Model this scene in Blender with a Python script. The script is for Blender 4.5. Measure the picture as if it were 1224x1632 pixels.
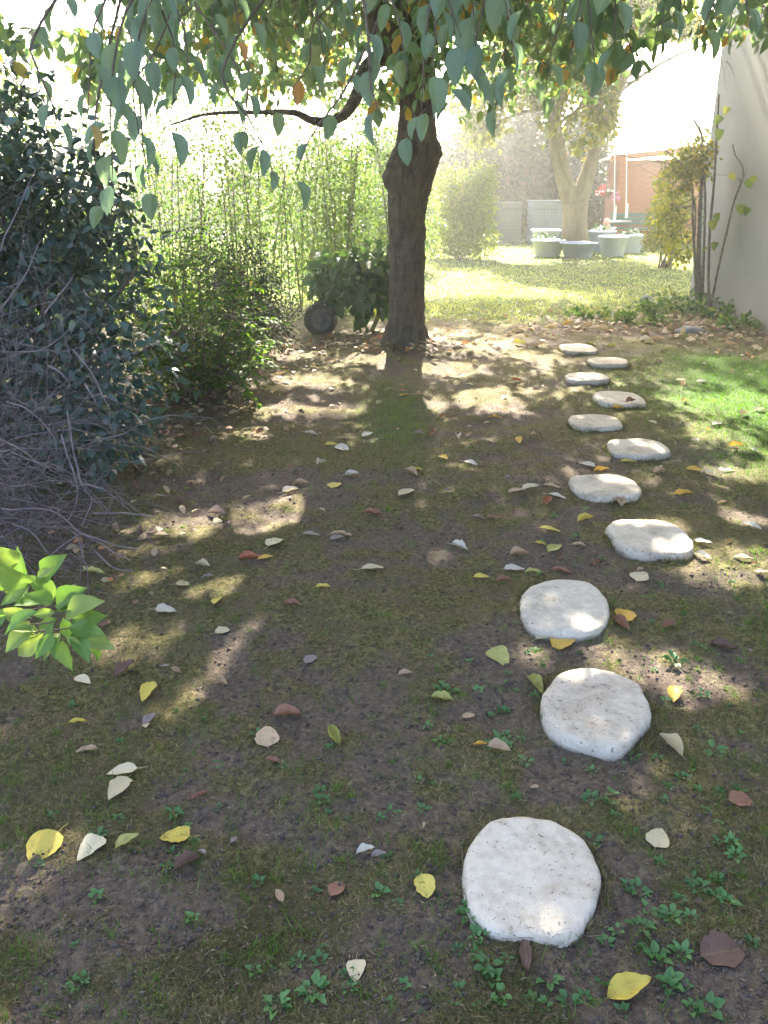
import bpy, math, random
import numpy as np
from mathutils import Vector, Matrix

# ------------------------------------------------------------------ camera, sky, sun, exposure
for o in list(bpy.data.objects):
    bpy.data.objects.remove(o, do_unlink=True)
sc = bpy.context.scene
COL = sc.collection
PITCH = math.radians(21.4)
EYE = 1.5
cam_d = bpy.data.cameras.new('camera')
cam_d.sensor_fit = 'VERTICAL'
cam_d.sensor_height = 32.64
cam_d.sensor_width = 24.48
cam_d.lens = 26.4
cam_d.clip_start = 0.05
cam_d.clip_end = 600
cam = bpy.data.objects.new('camera', cam_d)
COL.objects.link(cam)
cam.location = (0, 0, EYE)
cam.rotation_euler = (math.pi / 2 - PITCH, 0, 0)
sc.camera = cam

SUN_EL = math.radians(36)
SUN_AZ = math.radians(3.2)          # to the right of straight ahead (+Y)
SUN = np.array([math.sin(SUN_AZ) * math.cos(SUN_EL), math.cos(SUN_AZ) * math.cos(SUN_EL), math.sin(SUN_EL)])
w = bpy.data.worlds.new('World')
sc.world = w
w.use_nodes = True
nt = w.node_tree
bg = nt.nodes['Background']
sky = nt.nodes.new('ShaderNodeTexSky')
sky.sky_type = 'NISHITA'
sky.sun_disc = False
sky.sun_elevation = SUN_EL
sky.sun_rotation = SUN_AZ
sky.air_density = 0.75
sky.dust_density = 4.0
sky.ozone_density = 0.5
nt.links.new(sky.outputs[0], bg.inputs[0])
bg.inputs[1].default_value = 0.095
sd = bpy.data.lights.new('sun', 'SUN')
sd.energy = 5.0
sd.angle = math.radians(0.55)
sd.color = (1.0, 0.93, 0.80)
so = bpy.data.objects.new('sun', sd)
COL.objects.link(so)
so.rotation_euler = Vector(SUN).to_track_quat('Z', 'Y').to_euler()

sc.view_settings.view_transform = 'Standard'
sc.view_settings.look = 'None'
sc.view_settings.gamma = 1.0
sc.view_settings.use_curve_mapping = False
sc.view_settings.exposure = 3.40
sc.render.engine = 'CYCLES'
cy = sc.cycles
cy.max_bounces = 7
cy.diffuse_bounces = 4
cy.glossy_bounces = 3
cy.transmission_bounces = 5
cy.transparent_max_bounces = 6
cy.volume_bounces = 1
cy.caustics_reflective = False
cy.caustics_refractive = False
cy.sample_clamp_indirect = 6.0
cy.use_denoising = True
try:
    cy.denoiser = 'OPENIMAGEDENOISE'
except Exception:
    pass

rng = np.random.default_rng(7)
random.seed(7)

# ------------------------------------------------------------------ measuring helpers (photo pixel -> place)
F_PX = 1320.0
FW = np.array([0, math.cos(PITCH), -math.sin(PITCH)])
UP = np.array([0, math.sin(PITCH), math.cos(PITCH)])
def ray(px, py):
    return np.array([1.0, 0, 0]) * ((px - 612) / F_PX) + UP * ((816 - py) / F_PX) + FW
def G(px, py, z=0.0):
    d = ray(px, py)
    return np.array([0, 0, EYE]) + d * ((z - EYE) / d[2])
def A(px, py, Y):
    d = ray(px, py)
    return np.array([0, 0, EYE]) + d * (Y / d[1])
def project(P):
    P = np.atleast_2d(P)
    q = P - np.array([0, 0, EYE])
    dep = q @ FW
    dep = np.where(dep < 0.05, 0.05, dep)
    return 612 + F_PX * q[:, 0] / dep, 816 - F_PX * (q @ UP) / dep, dep

# ------------------------------------------------------------------ noise
def _hash(ix, iy, iz, seed):
    n = (ix.astype(np.int64) * 374761393 + iy.astype(np.int64) * 668265263 + iz.astype(np.int64) * 2147483647 + seed * 1442695041) & 0xFFFFFFFF
    n = ((n ^ (n >> 13)) * 1274126177) & 0xFFFFFFFF
    n = (n ^ (n >> 16)) & 0xFFFFFFFF
    n = ((n * 2246822519) & 0xFFFFFFFF) >> 8
    return n / float(0xFFFFFF)
def vnoise(x, y, z=None, seed=0):
    x = np.asarray(x, float); y = np.asarray(y, float)
    z = np.zeros_like(x) if z is None else np.asarray(z, float)
    ix, iy, iz = np.floor(x), np.floor(y), np.floor(z)
    fx, fy, fz = x - ix, y - iy, z - iz
    fx, fy, fz = [f * f * (3 - 2 * f) for f in (fx, fy, fz)]
    r = 0
    for dx in (0, 1):
        for dy in (0, 1):
            for dz in (0, 1):
                wgt = (fx if dx else 1 - fx) * (fy if dy else 1 - fy) * (fz if dz else 1 - fz)
                r = r + wgt * _hash(ix + dx, iy + dy, iz + dz, seed)
    return r * 2 - 1
def fbm(x, y, z=None, octv=4, seed=0, gain=0.5):
    a, s, f = 1.0, 0.0, 1.0
    tot = 0
    for k in range(octv):
        s = s + a * vnoise(np.asarray(x) * f, np.asarray(y) * f, None if z is None else np.asarray(z) * f, seed + k * 17)
        tot += a; a *= gain; f *= 2.03
    return s / tot
def sstep(a, b, x):
    t = np.clip((x - a) / (b - a), 0, 1)
    return t * t * (3 - 2 * t)

# ------------------------------------------------------------------ mesh helpers
class MB:
    def __init__(self):
        self.v = []; self.f = []; self.r = []; self.n = 0
    def add(self, v, faces, rnd=0.0):
        v = np.asarray(v, float).reshape(-1, 3)
        for f in (faces if isinstance(faces, list) and len(faces) and isinstance(faces[0], np.ndarray) else [np.asarray(faces, int)]):
            if len(f): self.f.append(f + self.n)
        self.v.append(v)
        self.r.append(np.broadcast_to(np.asarray(rnd, float), (len(v),)).copy())
        self.n += len(v)
        return self
    def mesh(self, name, smooth=True):
        me = bpy.data.meshes.new(name)
        v = np.concatenate(self.v); r = np.concatenate(self.r)
        me.vertices.add(len(v))
        me.vertices.foreach_set('co', v.astype(np.float32).ravel())
        tot = sum(f.size for f in self.f)
        loops = np.concatenate([f.ravel() for f in self.f]).astype(np.int32)
        sizes = np.concatenate([np.full(len(f), f.shape[1], np.int32) for f in self.f])
        starts = np.concatenate([[0], np.cumsum(sizes)[:-1]]).astype(np.int32)
        me.loops.add(tot)
        me.loops.foreach_set('vertex_index', loops)
        me.polygons.add(len(sizes))
        me.polygons.foreach_set('loop_start', starts)
        me.polygons.foreach_set('use_smooth', np.full(len(sizes), smooth, bool))
        me.update(calc_edges=True)
        a = me.attributes.new('rnd', 'FLOAT', 'POINT')
        a.data.foreach_set('value', r.astype(np.float32))
        return me
    def obj(self, name, mat, parent=None, smooth=True, **k):
        return new_obj(name, self.mesh(name, smooth), mat, parent, **k)

WORLD = {}
def new_obj(name, me, mat, parent=None, local=False, label=None, cat=None, group=None, kind=None):
    o = bpy.data.objects.new(name, me)
    COL.objects.link(o)
    if mat is not None and me is not None and len(me.materials) == 0:
        me.materials.append(mat)
    if parent is not None:
        o.parent = parent
        if not local:
            o.matrix_parent_inverse = WORLD.get(parent.name, Matrix.Identity(4)).inverted()
    tag(o, label, cat, group, kind)
    return o
def tag(o, label=None, cat=None, group=None, kind=None):
    if label: o['label'] = label
    if cat: o['category'] = cat
    if group: o['group'] = group
    if kind: o['kind'] = kind
    return o
def thing(name, label, cat, loc=(0, 0, 0), rz=0.0, group=None):
    o = bpy.data.objects.new(name, None)
    COL.objects.link(o)
    o.empty_display_size = 0.1
    o.location = tuple(float(c) for c in loc)
    o.rotation_euler = (0, 0, rz)
    WORLD[o.name] = Matrix.Translation(Vector(loc)) @ Matrix.Rotation(rz, 4, 'Z')
    return tag(o, label, cat, group)
def copy_tree(src, parent=None):
    c = src.copy(); COL.objects.link(c); c.parent = parent
    for ch in list(src.children):
        copy_tree(ch, c)
    return c

def box(x0, x1, y0, y1, z0, z1):
    v = np.array([[x0,y0,z0],[x1,y0,z0],[x1,y1,z0],[x0,y1,z0],[x0,y0,z1],[x1,y0,z1],[x1,y1,z1],[x0,y1,z1]], float)
    f = np.array([[0,3,2,1],[4,5,6,7],[0,1,5,4],[1,2,6,5],[2,3,7,6],[3,0,4,7]])
    return v, f
def bevel_box(x0, x1, y0, y1, z0, z1, b=0.01):
    # chamfered box: 24 verts
    vs = []
    idx = {}
    X, Y, Z = (x0, x1), (y0, y1), (z0, z1)
    for i in (0, 1):
        for j in (0, 1):
            for k in (0, 1):
                sx, sy, sz = (1 if i == 0 else -1), (1 if j == 0 else -1), (1 if k == 0 else -1)
                for ax in range(3):
                    p = [X[i] + sx * b, Y[j] + sy * b, Z[k] + sz * b]
                    p[ax] = (X[i], Y[j], Z[k])[ax]
                    idx[(i, j, k, ax)] = len(vs); vs.append(p)
    q = []; t = []
    for ax in range(3):
        for s in (0, 1):
            o1, o2 = [a for a in range(3) if a != ax]
            c = []
            for (a, bb) in ((0, 0), (1, 0), (1, 1), (0, 1)):
                k = [0, 0, 0]; k[ax] = s; k[o1] = a; k[o2] = bb
                c.append(idx[(k[0], k[1], k[2], ax)])
            q.append(c if (s == 1) == (ax != 1) else c[::-1])
    for ax in range(3):            # edges along ax
        o1, o2 = [a for a in range(3) if a != ax]
        for a in (0, 1):
            for bb in (0, 1):
                k0 = [0, 0, 0]; k0[o1] = a; k0[o2] = bb; k1 = list(k0); k1[ax] = 1
                c = [idx[(*k0, o1)], idx[(*k1, o1)], idx[(*k1, o2)], idx[(*k0, o2)]]
                q.append(c)
    for i in (0, 1):
        for j in (0, 1):
            for k in (0, 1):
                t.append([idx[(i, j, k, 0)], idx[(i, j, k, 1)], idx[(i, j, k, 2)]])
    return np.array(vs), [np.array(q), np.array(t)]

def smooth_path(pts, rad, n):
    pts = np.asarray(pts, float); rad = np.asarray(rad, float)
    k = len(pts)
    d = np.concatenate([[0], np.cumsum(np.linalg.norm(np.diff(pts, axis=0), axis=1))])
    t = np.linspace(0, d[-1], n)
    # Catmull-Rom via hermite tangents
    m = np.zeros_like(pts)
    m[1:-1] = (pts[2:] - pts[:-2]) / (d[2:] - d[:-2])[:, None]
    m[0] = (pts[1] - pts[0]) / max(d[1] - d[0], 1e-6); m[-1] = (pts[-1] - pts[-2]) / max(d[-1] - d[-2], 1e-6)
    i = np.clip(np.searchsorted(d, t, side='right') - 1, 0, k - 2)
    h = np.maximum(d[i + 1] - d[i], 1e-9); s = (t - d[i]) / h
    s_ = s[:, None]; h_ = h[:, None]
    P = (2*s_**3-3*s_**2+1)*pts[i] + (s_**3-2*s_**2+s_)*h_*m[i] + (-2*s_**3+3*s_**2)*pts[i+1] + (s_**3-s_**2)*h_*m[i+1]
    R = rad[i] + (rad[i + 1] - rad[i]) * s
    return P, R
def tube(P, R, seg=6, rough=0.0, freq=8.0, seed=0, cap=True):
    P = np.asarray(P, float); R = np.asarray(R, float)
    n = len(P)
    T = np.gradient(P, axis=0); T /= np.maximum(np.linalg.norm(T, axis=1), 1e-9)[:, None]
    ref = np.array([0.31, 0.93, 0.2]) if abs(T[0][2]) > 0.7 else np.array([0, 0, 1.0])
    N = np.cross(T, ref); N /= np.maximum(np.linalg.norm(N, axis=1), 1e-9)[:, None]
    B = np.cross(T, N)
    a = np.arange(seg) * 2 * math.pi / seg
    ca, sa = np.cos(a), np.sin(a)
    dirs = N[:, None, :] * ca[None, :, None] + B[:, None, :] * sa[None, :, None]
    rr = R[:, None] * np.ones((1, seg))
    V = P[:, None, :] + dirs * rr[..., None]
    if rough:
        q = V.reshape(-1, 3) * freq
        nz = fbm(q[:, 0], q[:, 1], q[:, 2] * 0.45, 3, seed).reshape(n, seg)
        V = P[:, None, :] + dirs * (rr * (1 + rough * nz))[..., None]
    i = np.arange(n - 1)[:, None]; j = np.arange(seg)[None, :]
    q = np.stack([i*seg + j, i*seg + (j+1) % seg, (i+1)*seg + (j+1) % seg, (i+1)*seg + j], -1).reshape(-1, 4)
    return V.reshape(-1, 3), q

# leaf templates: along +Y, across X, normal +Z, length 1, full width 1
LEAF_LO_V = np.array([[0,0,0],[-.5,.45,.10],[0,.42,0],[.5,.45,.10],[0,1,-.08]])
LEAF_LO_F = np.array([[0,2,1],[0,3,2],[1,2,4],[2,3,4]])
LEAF_HEX_V = np.array([[0,0,0],[-.42,.26,.05],[.42,.26,.05],[-.46,.64,.03],[.46,.64,.03],[0,1,-.10]])
LEAF_HEX_F = np.array([[0,2,1],[1,2,4],[1,4,3],[3,4,5]])
LEAF_TINY_V = np.array([[0,0,0],[-.5,.45,.06],[.5,.45,.06],[0,1,-.06]])
LEAF_TINY_F = np.array([[0,2,1],[1,2,3]])
def leaf_hi(n=7, shape='ovate', curl=0.15, fold=0.12, droop=0.25, wave=0.03, seed=0, stalk=0.0, teeth=0.0, cols=5, ragged=0.0):
    rs = np.random.default_rng(seed)
    t = np.linspace(0, 1, n)
    if shape == 'ovate': wd = np.sin(np.pi * t ** 0.8) ** 0.8 * (1 - 0.28 * t)
    elif shape == 'oval': wd = np.sin(np.pi * t ** 0.92) ** 0.66 * (1 - 0.06 * t)
    elif shape == 'heart': wd = np.sin(np.pi * np.clip(t, 0, 1) ** 0.55) ** 0.62 * (1 - 0.22 * t)
    elif shape == 'round': wd = np.sin(np.pi * t ** 0.85) ** 0.55
    else: wd = np.sin(np.pi * t ** 0.85) ** 1.0
    wd = wd / wd.max() * 0.5
    wd[0] = 0.015; wd[-1] = 0.008
    if ragged: wd[1:-1] *= 1 + ragged * rs.normal(0, 1, n - 2)
    if teeth: wd[1:-1] *= 1 + teeth * np.where(np.arange(n - 2) % 2, 1, -1)
    V = []
    for i in range(n):
        for c in np.linspace(-1, 1, cols):
            x = wd[i] * c * (1 + (ragged * rs.normal(0, .8) if abs(c) == 1 else 0))
            z = fold * abs(c) * wd[i] * 2 + curl * (c * c) * wd[i] * 2 - droop * t[i] ** 2 + wave * math.sin(t[i] * 13 + c * 2.2 + seed)
            V.append([x, t[i], z + rs.normal(0, wave * 0.3)])
    i = np.arange(n - 1)[:, None]; j = np.arange(cols - 1)[None, :]
    F = np.stack([i*cols + j, i*cols + j + 1, (i+1)*cols + j + 1, (i+1)*cols + j], -1).reshape(-1, 4)
    mb = MB().add(V, F)
    if stalk:
        P, R = smooth_path([[0, 0.01, 0], [0.02, -stalk * .5, -0.02], [0.05 * (seed % 3 - 1), -stalk, 0.0]], [.013, .011, .010], 5)
        mb.add(*tube(P, R, 4))
    return mb
def frames(fwd, nrm):
    f = fwd / np.maximum(np.linalg.norm(fwd, axis=1), 1e-9)[:, None]
    n = nrm - f * np.sum(nrm * f, 1)[:, None]
    n /= np.maximum(np.linalg.norm(n, axis=1), 1e-9)[:, None]
    x = np.cross(f, n)
    return x, f, n
def leaf_batch(mb, pos, fwd, nrm, length, ratio=0.5, rnd=None, tpl=(LEAF_LO_V, LEAF_LO_F), bend=1.0):
    pos = np.atleast_2d(pos); k = len(pos)
    if k == 0: return
    x, f, n = frames(np.atleast_2d(fwd), np.atleast_2d(nrm))
    L = np.broadcast_to(np.asarray(length, float), (k,)); Wd = L * ratio
    tv, tf = tpl
    V = (pos[:, None, :] + x[:, None, :] * (tv[None, :, 0] * Wd[:, None])[..., None]
         + f[:, None, :] * (tv[None, :, 1] * L[:, None])[..., None] + n[:, None, :] * (tv[None, :, 2] * L[:, None] * bend)[..., None])
    Fc = (tf[None] + (np.arange(k) * len(tv))[:, None, None]).reshape(-1, tf.shape[1])
    r = rng.random(k) if rnd is None else rnd
    mb.add(V.reshape(-1, 3), Fc, np.repeat(r, len(tv)))
def place_matrix(pos, fwd, nrm, length, ratio_w):
    x, f, n = frames(np.array([fwd], float), np.array([nrm], float))
    x, f, n = x[0], f[0], n[0]
    m = Matrix(((x[0]*ratio_w, f[0]*length, n[0]*length, pos[0]), (x[1]*ratio_w, f[1]*length, n[1]*length, pos[1]),
                (x[2]*ratio_w, f[2]*length, n[2]*length, pos[2]), (0, 0, 0, 1)))
    return m

# ------------------------------------------------------------------ materials
def new_mat(name):
    m = bpy.data.materials.new(name); m.use_nodes = True
    t = m.node_tree
    for n in list(t.nodes): t.nodes.remove(n)
    return m, t, t.nodes.new('ShaderNodeOutputMaterial')
def N(t, kind, **k):
    n = t.nodes.new('ShaderNode' + kind)
    for a, b in k.items(): setattr(n, a, b)
    return n
def noise_node(t, scale, detail=4, rough=0.6, coord=None, dist=0.0):
    n = N(t, 'TexNoise'); n.inputs['Scale'].default_value = scale; n.inputs['Detail'].default_value = detail
    n.inputs['Roughness'].default_value = rough; n.inputs['Distortion'].default_value = dist
    if coord is not None: t.links.new(coord, n.inputs['Vector'])
    return n
def ramp(t, fac, stops):
    r = N(t, 'ValToRGB'); e = r.color_ramp.elements
    while len(e) < len(stops): e.new(0.5)
    for el, (p, c) in zip(e, stops):
        el.position = p; el.color = (*c, 1) if len(c) == 3 else c
    t.links.new(fac, r.inputs[0])
    return r.outputs[0]
def mixc(t, fac, a, b, mode='MIX'):
    m = N(t, 'Mix', data_type='RGBA', blend_type=mode)
    for sock, val in ((m.inputs[0], fac), (m.inputs[6], a), (m.inputs[7], b)):
        if hasattr(val, 'is_linked') or hasattr(val, 'links'): t.links.new(val, sock)
        else: sock.default_value = val if not isinstance(val, tuple) else ((*val, 1) if len(val) == 3 else val)
    return m.outputs[2]
def math_node(t, op, a, b=0.0, clamp=False):
    m = N(t, 'Math', operation=op, use_clamp=clamp)
    for i, val in enumerate((a, b)):
        if hasattr(val, 'links'): t.links.new(val, m.inputs[i])
        else: m.inputs[i].default_value = val
    return m.outputs[0]
def bump(t, height, strength, dist):
    b = N(t, 'Bump'); b.inputs['Strength'].default_value = strength; b.inputs['Distance'].default_value = dist
    t.links.new(height, b.inputs['Height'])
    return b.outputs[0]
def obj_coord(t):
    return N(t, 'TexCoord').outputs['Object']

def leaf_mat(name, stops, trans=0.4, tint=(1.15, 1.25, 0.5), rough=0.5, src='attr', spec=0.4, spots=0.0, veins=False, spot_col=(0.10, 0.05, 0.02)):
    m, t, out = new_mat(name)
    if src == 'attr':
        a = N(t, 'Attribute'); a.attribute_name = 'rnd'; fac = a.outputs['Fac']
    else:
        fac = N(t, 'ObjectInfo').outputs['Random']
    col = ramp(t, fac, stops)
    co = obj_coord(t)
    if spots:
        nz = noise_node(t, 5.0 if veins else 30.0, 5, 0.65, co)
        k = ramp(t, nz.outputs[0], [(0.5, (0, 0, 0)), (0.72, (1, 1, 1))])
        col = mixc(t, math_node(t, 'MULTIPLY', k, spots), col, spot_col)
    nrm = None
    if veins:
        sx = N(t, 'SeparateXYZ'); t.links.new(co, sx.inputs[0])
        ax = math_node(t, 'ABSOLUTE', sx.outputs[0])
        mid = math_node(t, 'LESS_THAN', ax, 0.022)
        wv = math_node(t, 'SINE', math_node(t, 'MULTIPLY', math_node(t, 'SUBTRACT', sx.outputs[1], math_node(t, 'MULTIPLY', ax, 0.55)), 62.0))
        lat = math_node(t, 'GREATER_THAN', wv, 0.90)
        vv = math_node(t, 'MAXIMUM', mid, math_node(t, 'MULTIPLY', lat, 0.45))
        col = mixc(t, math_node(t, 'MULTIPLY', vv, 0.28), col, mixc(t, 0.5, col, (0.45, 0.36, 0.16)))
        nrm = bump(t, vv, 0.35, 0.02)
    p = N(t, 'BsdfPrincipled')
    t.links.new(col, p.inputs['Base Color']); p.inputs['Roughness'].default_value = rough
    p.inputs['Specular IOR Level'].default_value = spec
    if nrm is not None: t.links.new(nrm, p.inputs['Normal'])
    if trans > 0:
        tr = N(t, 'BsdfTranslucent')
        t.links.new(mixc(t, 1.0, col, tint, 'MULTIPLY'), tr.inputs[0])
        mx = N(t, 'MixShader'); mx.inputs[0].default_value = trans
        t.links.new(p.outputs[0], mx.inputs[1]); t.links.new(tr.outputs[0], mx.inputs[2])
        t.links.new(mx.outputs[0], out.inputs[0])
    else:
        t.links.new(p.outputs[0], out.inputs[0])
    return m
def plain_mat(name, c1, c2, scale=8.0, rough=0.7, bump_s=0.3, bump_scale=None, metallic=0.0, spec=0.4, stretch=(1, 1, 1), bdist=0.01):
    m, t, out = new_mat(name)
    co = obj_coord(t)
    mp = N(t, 'Mapping'); mp.inputs['Scale'].default_value = stretch; t.links.new(co, mp.inputs[0])
    nz = noise_node(t, scale, 6, 0.62, mp.outputs[0])
    col = ramp(t, nz.outputs[0], [(0.3, c1), (0.7, c2)])
    p = N(t, 'BsdfPrincipled'); t.links.new(col, p.inputs['Base Color'])
    p.inputs['Roughness'].default_value = rough; p.inputs['Metallic'].default_value = metallic
    p.inputs['Specular IOR Level'].default_value = spec
    if bump_s:
        nb = noise_node(t, bump_scale or scale * 4, 5, 0.6, mp.outputs[0])
        t.links.new(bump(t, nb.outputs[0], bump_s, bdist), p.inputs['Normal'])
    t.links.new(p.outputs[0], out.inputs[0])
    return m
# ------------------------------------------------------------------ ground
def gauss(x, y, cx, cy, rx, ry):
    return np.exp(-(((x - cx) / rx) ** 2 + ((y - cy) / ry) ** 2))
def lawn_mask(x, y):
    n = fbm(x * 1.3, y * 1.3, None, 4, 31)
    m = 1.6 * gauss(x, y, 3.15, 6.5, 0.95, 1.3) + 0.75 * gauss(x, y, 2.6, 4.8, 0.7, 0.8) + 0.55 * gauss(x, y, 0.08, 5.6, 0.22, 1.0)
    m = m + 0.45 * gauss(x, y, 1.9, 2.6, 0.5, 0.6)
    far = sstep(9.3, 11.5, y + 0.6 * n) * 1.0
    return np.clip(np.maximum(m * (0.9 + 0.7 * n), far * (0.75 + 0.4 * n)), 0, 1)
def moss_mask(x, y):
    a = fbm(x * 2.1, y * 2.1, None, 5, 3, 0.6)
    b = fbm(x * 9, y * 9, None, 3, 11)
    return np.clip(sstep(-0.22, 0.30, a * 1.0 + b * 0.6 + 0.09), 0, 1)
def ground_h(x, y):
    x = np.asarray(x, float); y = np.asarray(y, float)
    h = 0.030 * fbm(x * 0.7, y * 0.7, None, 3, 5) + 0.020 * fbm(x * 4.2, y * 4.2, None, 3, 6) + 0.011 * fbm(x * 15, y * 15, None, 3, 8, 0.6)
    h = h + 0.011 * (moss_mask(x, y) - 0.5)
    # soil heaped round the trunk and under the shrubs
    h = h + 0.10 * gauss(x, y, 0.23, 8.2, 0.55, 0.5) + 0.05 * gauss(x, y, -2.0, 5.0, 0.9, 1.6)
    lumps = 0.6 + 0.8 * vnoise(x * 23, y * 23, None, 19)
    for (sx, sy, rx, ry) in STONES:
        qn = np.sqrt(((x - sx) / rx) ** 2 + ((y - sy) / ry) ** 2)
        h = h * (1 - 0.85 * np.exp(-(qn / 1.4) ** 4)) + 0.013 * np.exp(-((qn - 1.10) / .10) ** 2) * lumps
    return h
STONE_BOX = [(738, 960, 1300, 1503), (863, 1037, 1060, 1200), (831, 972, 923, 1012), (973, 1097, 826, 896), (911, 1017, 754, 804),
             (968, 1063, 699, 735), (907, 990, 660, 691), (949, 1025, 622, 654), (902, 969, 594, 614), (939, 1001, 569, 588), (894, 949, 548, 567)]
STONE_Z = 0.042
STONES = []
for (x0, x1, y0, y1) in STONE_BOX:
    far = G((x0 + x1) / 2, y0, STONE_Z)[1]; near = G((x0 + x1) / 2, y1, 0.0)[1]
    ym = (far + near) / 2
    # width at mid depth
    c = A((x0 + x1) / 2, (y0 + y1) / 2, ym)
    dep = project([c[0], ym, STONE_Z])[2][0]
    STONES.append((c[0], ym, (x1 - x0) * dep / F_PX / 2, max((far - near) / 2, 0.135)))
STONE_XY = [(s[0], s[1]) for s in STONES]

def make_ground():
    ys = [0.62]
    while ys[-1] < 10.5: ys.append(ys[-1] + max(0.0085, 0.0078 * ys[-1]))
    while ys[-1] < 60: ys.append(ys[-1] * 1.035)
    while ys[-1] < 140: ys.append(ys[-1] * 1.2)
    low = [0.55, 0.45, 0.3, 0.1, -0.2, -0.7, -1.5, -3, -6, -12, -25, -60]
    ys = np.array(low[::-1] + ys)
    u = np.linspace(-0.62, 0.62, 300)
    g = u[1] - u[0]; ext = []
    e = 0.62
    while e < 4:
        g *= 1.22; e += g; ext.append(e)
    u = np.concatenate([-np.array(ext)[::-1], u, ext])
    wy = np.maximum(ys, 0.6) + 0.45
    X = u[None, :] * np.minimum(wy, 40)[:, None]; Y = np.repeat(ys[:, None], len(u), 1)
    x, y = X.ravel(), Y.ravel()
    d = np.hypot(x, y - 4)
    z = ground_h(x, y) * sstep(60, 25, d)
    # fine clods on bare earth, close by
    z = z + 0.009 * np.maximum(0, fbm(x * 38, y * 38, None, 2, 77)) * (1 - moss_mask(x, y)) * sstep(6, 3, y)
    n, m = len(ys), len(u)
    i = np.arange(n - 1)[:, None]; j = np.arange(m - 1)[None, :]
    f = np.stack([i*m + j, i*m + j + 1, (i+1)*m + j + 1, (i+1)*m + j], -1).reshape(-1, 4)
    me = MB().add(np.stack([x, y, z], 1), f).mesh('ground')
    for nm, val in (('moss', moss_mask(x, y)), ('lawn', lawn_mask(x, y))):
        a = me.attributes.new(nm, 'FLOAT', 'POINT'); a.data.foreach_set('value', val.astype(np.float32))
    m_, t, out = new_mat('soil_and_moss')
    co = N(t, 'TexCoord').outputs['Object']
    n1 = noise_node(t, 55, 6, 0.7, co); n2 = noise_node(t, 7, 5, 0.6, co); n3 = noise_node(t, 260, 3, 0.6, co)
    soil = ramp(t, n1.outputs[0], [(0.34, (0.026, 0.019, 0.016)), (0.5, (0.105, 0.076, 0.060)), (0.66, (0.25, 0.19, 0.145))])
    soil = mixc(t, 0.5, soil, mixc(t, n2.outputs[0], (0.085, 0.066, 0.060), (0.17, 0.128, 0.095)))
    moss = ramp(t, n1.outputs[0], [(0.34, (0.030, 0.027, 0.010)), (0.5, (0.12, 0.105, 0.038)), (0.66, (0.26, 0.215, 0.095))])
    moss = mixc(t, ramp(t, n2.outputs[0], [(0.45, (0, 0, 0)), (0.65, (1, 1, 1))]), moss, (0.135, 0.105, 0.060))
    lawn = ramp(t, n1.outputs[0], [(0.25, (0.025, 0.050, 0.012)), (0.55, (0.060, 0.110, 0.022)), (0.8, (0.12, 0.15, 0.05))])
    am = N(t, 'Attribute'); am.attribute_name = 'moss'
    al = N(t, 'Attribute'); al.attribute_name = 'lawn'
    k = math_node(t, 'ADD', math_node(t, 'MULTIPLY', am.outputs['Fac'], 1.25), math_node(t, 'MULTIPLY', math_node(t, 'SUBTRACT', n3.outputs[0], 0.5), 1.5), True)
    col = mixc(t, math_node(t, 'MULTIPLY', k, 0.85), soil, moss)
    kl = math_node(t, 'ADD', al.outputs['Fac'], math_node(t, 'MULTIPLY', math_node(t, 'SUBTRACT', n1.outputs[0], 0.5), 0.6), True)
    col = mixc(t, kl, col, lawn)
    p = N(t, 'BsdfPrincipled'); t.links.new(col, p.inputs['Base Color']); p.inputs['Roughness'].default_value = 0.95
    p.inputs['Specular IOR Level'].default_value = 0.15
    hgt = math_node(t, 'ADD', n1.outputs[0], math_node(t, 'MULTIPLY', n3.outputs[0], 0.35))
    t.links.new(bump(t, hgt, 0.9, 0.012), p.inputs['Normal'])
    t.links.new(p.outputs[0], out.inputs[0])
    new_obj('ground', me, m_, label='bare dark soil with moss and thin grass running back to a sunny lawn', kind='structure')
make_ground()

def in_stone(x, y, grow=1.0):
    r = np.zeros(len(x), bool)
    for (sx, sy, rx, ry) in STONES:
        r |= ((x - sx) / (rx * grow)) ** 2 + ((y - sy) / (ry * grow)) ** 2 < 1
    return r
def fan_points(n, y0, y1, half=0.60, power=0.0):
    """random ground points in the part of the garden ahead; denser close by"""
    k = rng.random(n)
    if power == 0: y = y0 + (y1 - y0) * k
    else: y = (y0 ** (1 - power) + (y1 ** (1 - power) - y0 ** (1 - power)) * k) ** (1 / (1 - power))
    x = (rng.random(n) * 2 - 1) * half * (y + 0.35)
    return x, y

# ------------------------------------------------------------------ stepping stones
m_, t, out = new_mat('pale_cast_stone')
co = obj_coord(t)
oi = N(t, 'ObjectInfo')
vadd = N(t, 'VectorMath', operation='ADD'); t.links.new(co, vadd.inputs[0])
cmb = N(t, 'CombineXYZ'); t.links.new(math_node(t, 'MULTIPLY', oi.outputs['Random'], 37.0), cmb.inputs[0]); t.links.new(cmb.outputs[0], vadd.inputs[1])
cv = vadd.outputs[0]
n1 = noise_node(t, 5.5, 6, 0.62, cv, 0.6); n2 = noise_node(t, 40, 5, 0.6, cv); n3 = noise_node(t, 170, 3, 0.6, cv); n4 = noise_node(t, 2.2, 3, 0.5, cv)
col = ramp(t, n2.outputs[0], [(0.3, (0.47, 0.415, 0.34)), (0.7, (0.61, 0.55, 0.465))])
st = math_node(t, 'MULTIPLY', ramp(t, n1.outputs[0], [(0.44, (0, 0, 0)), (0.62, (1, 1, 1))]), 0.5)
col = mixc(t, st, col, (0.31, 0.245, 0.18))
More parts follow.
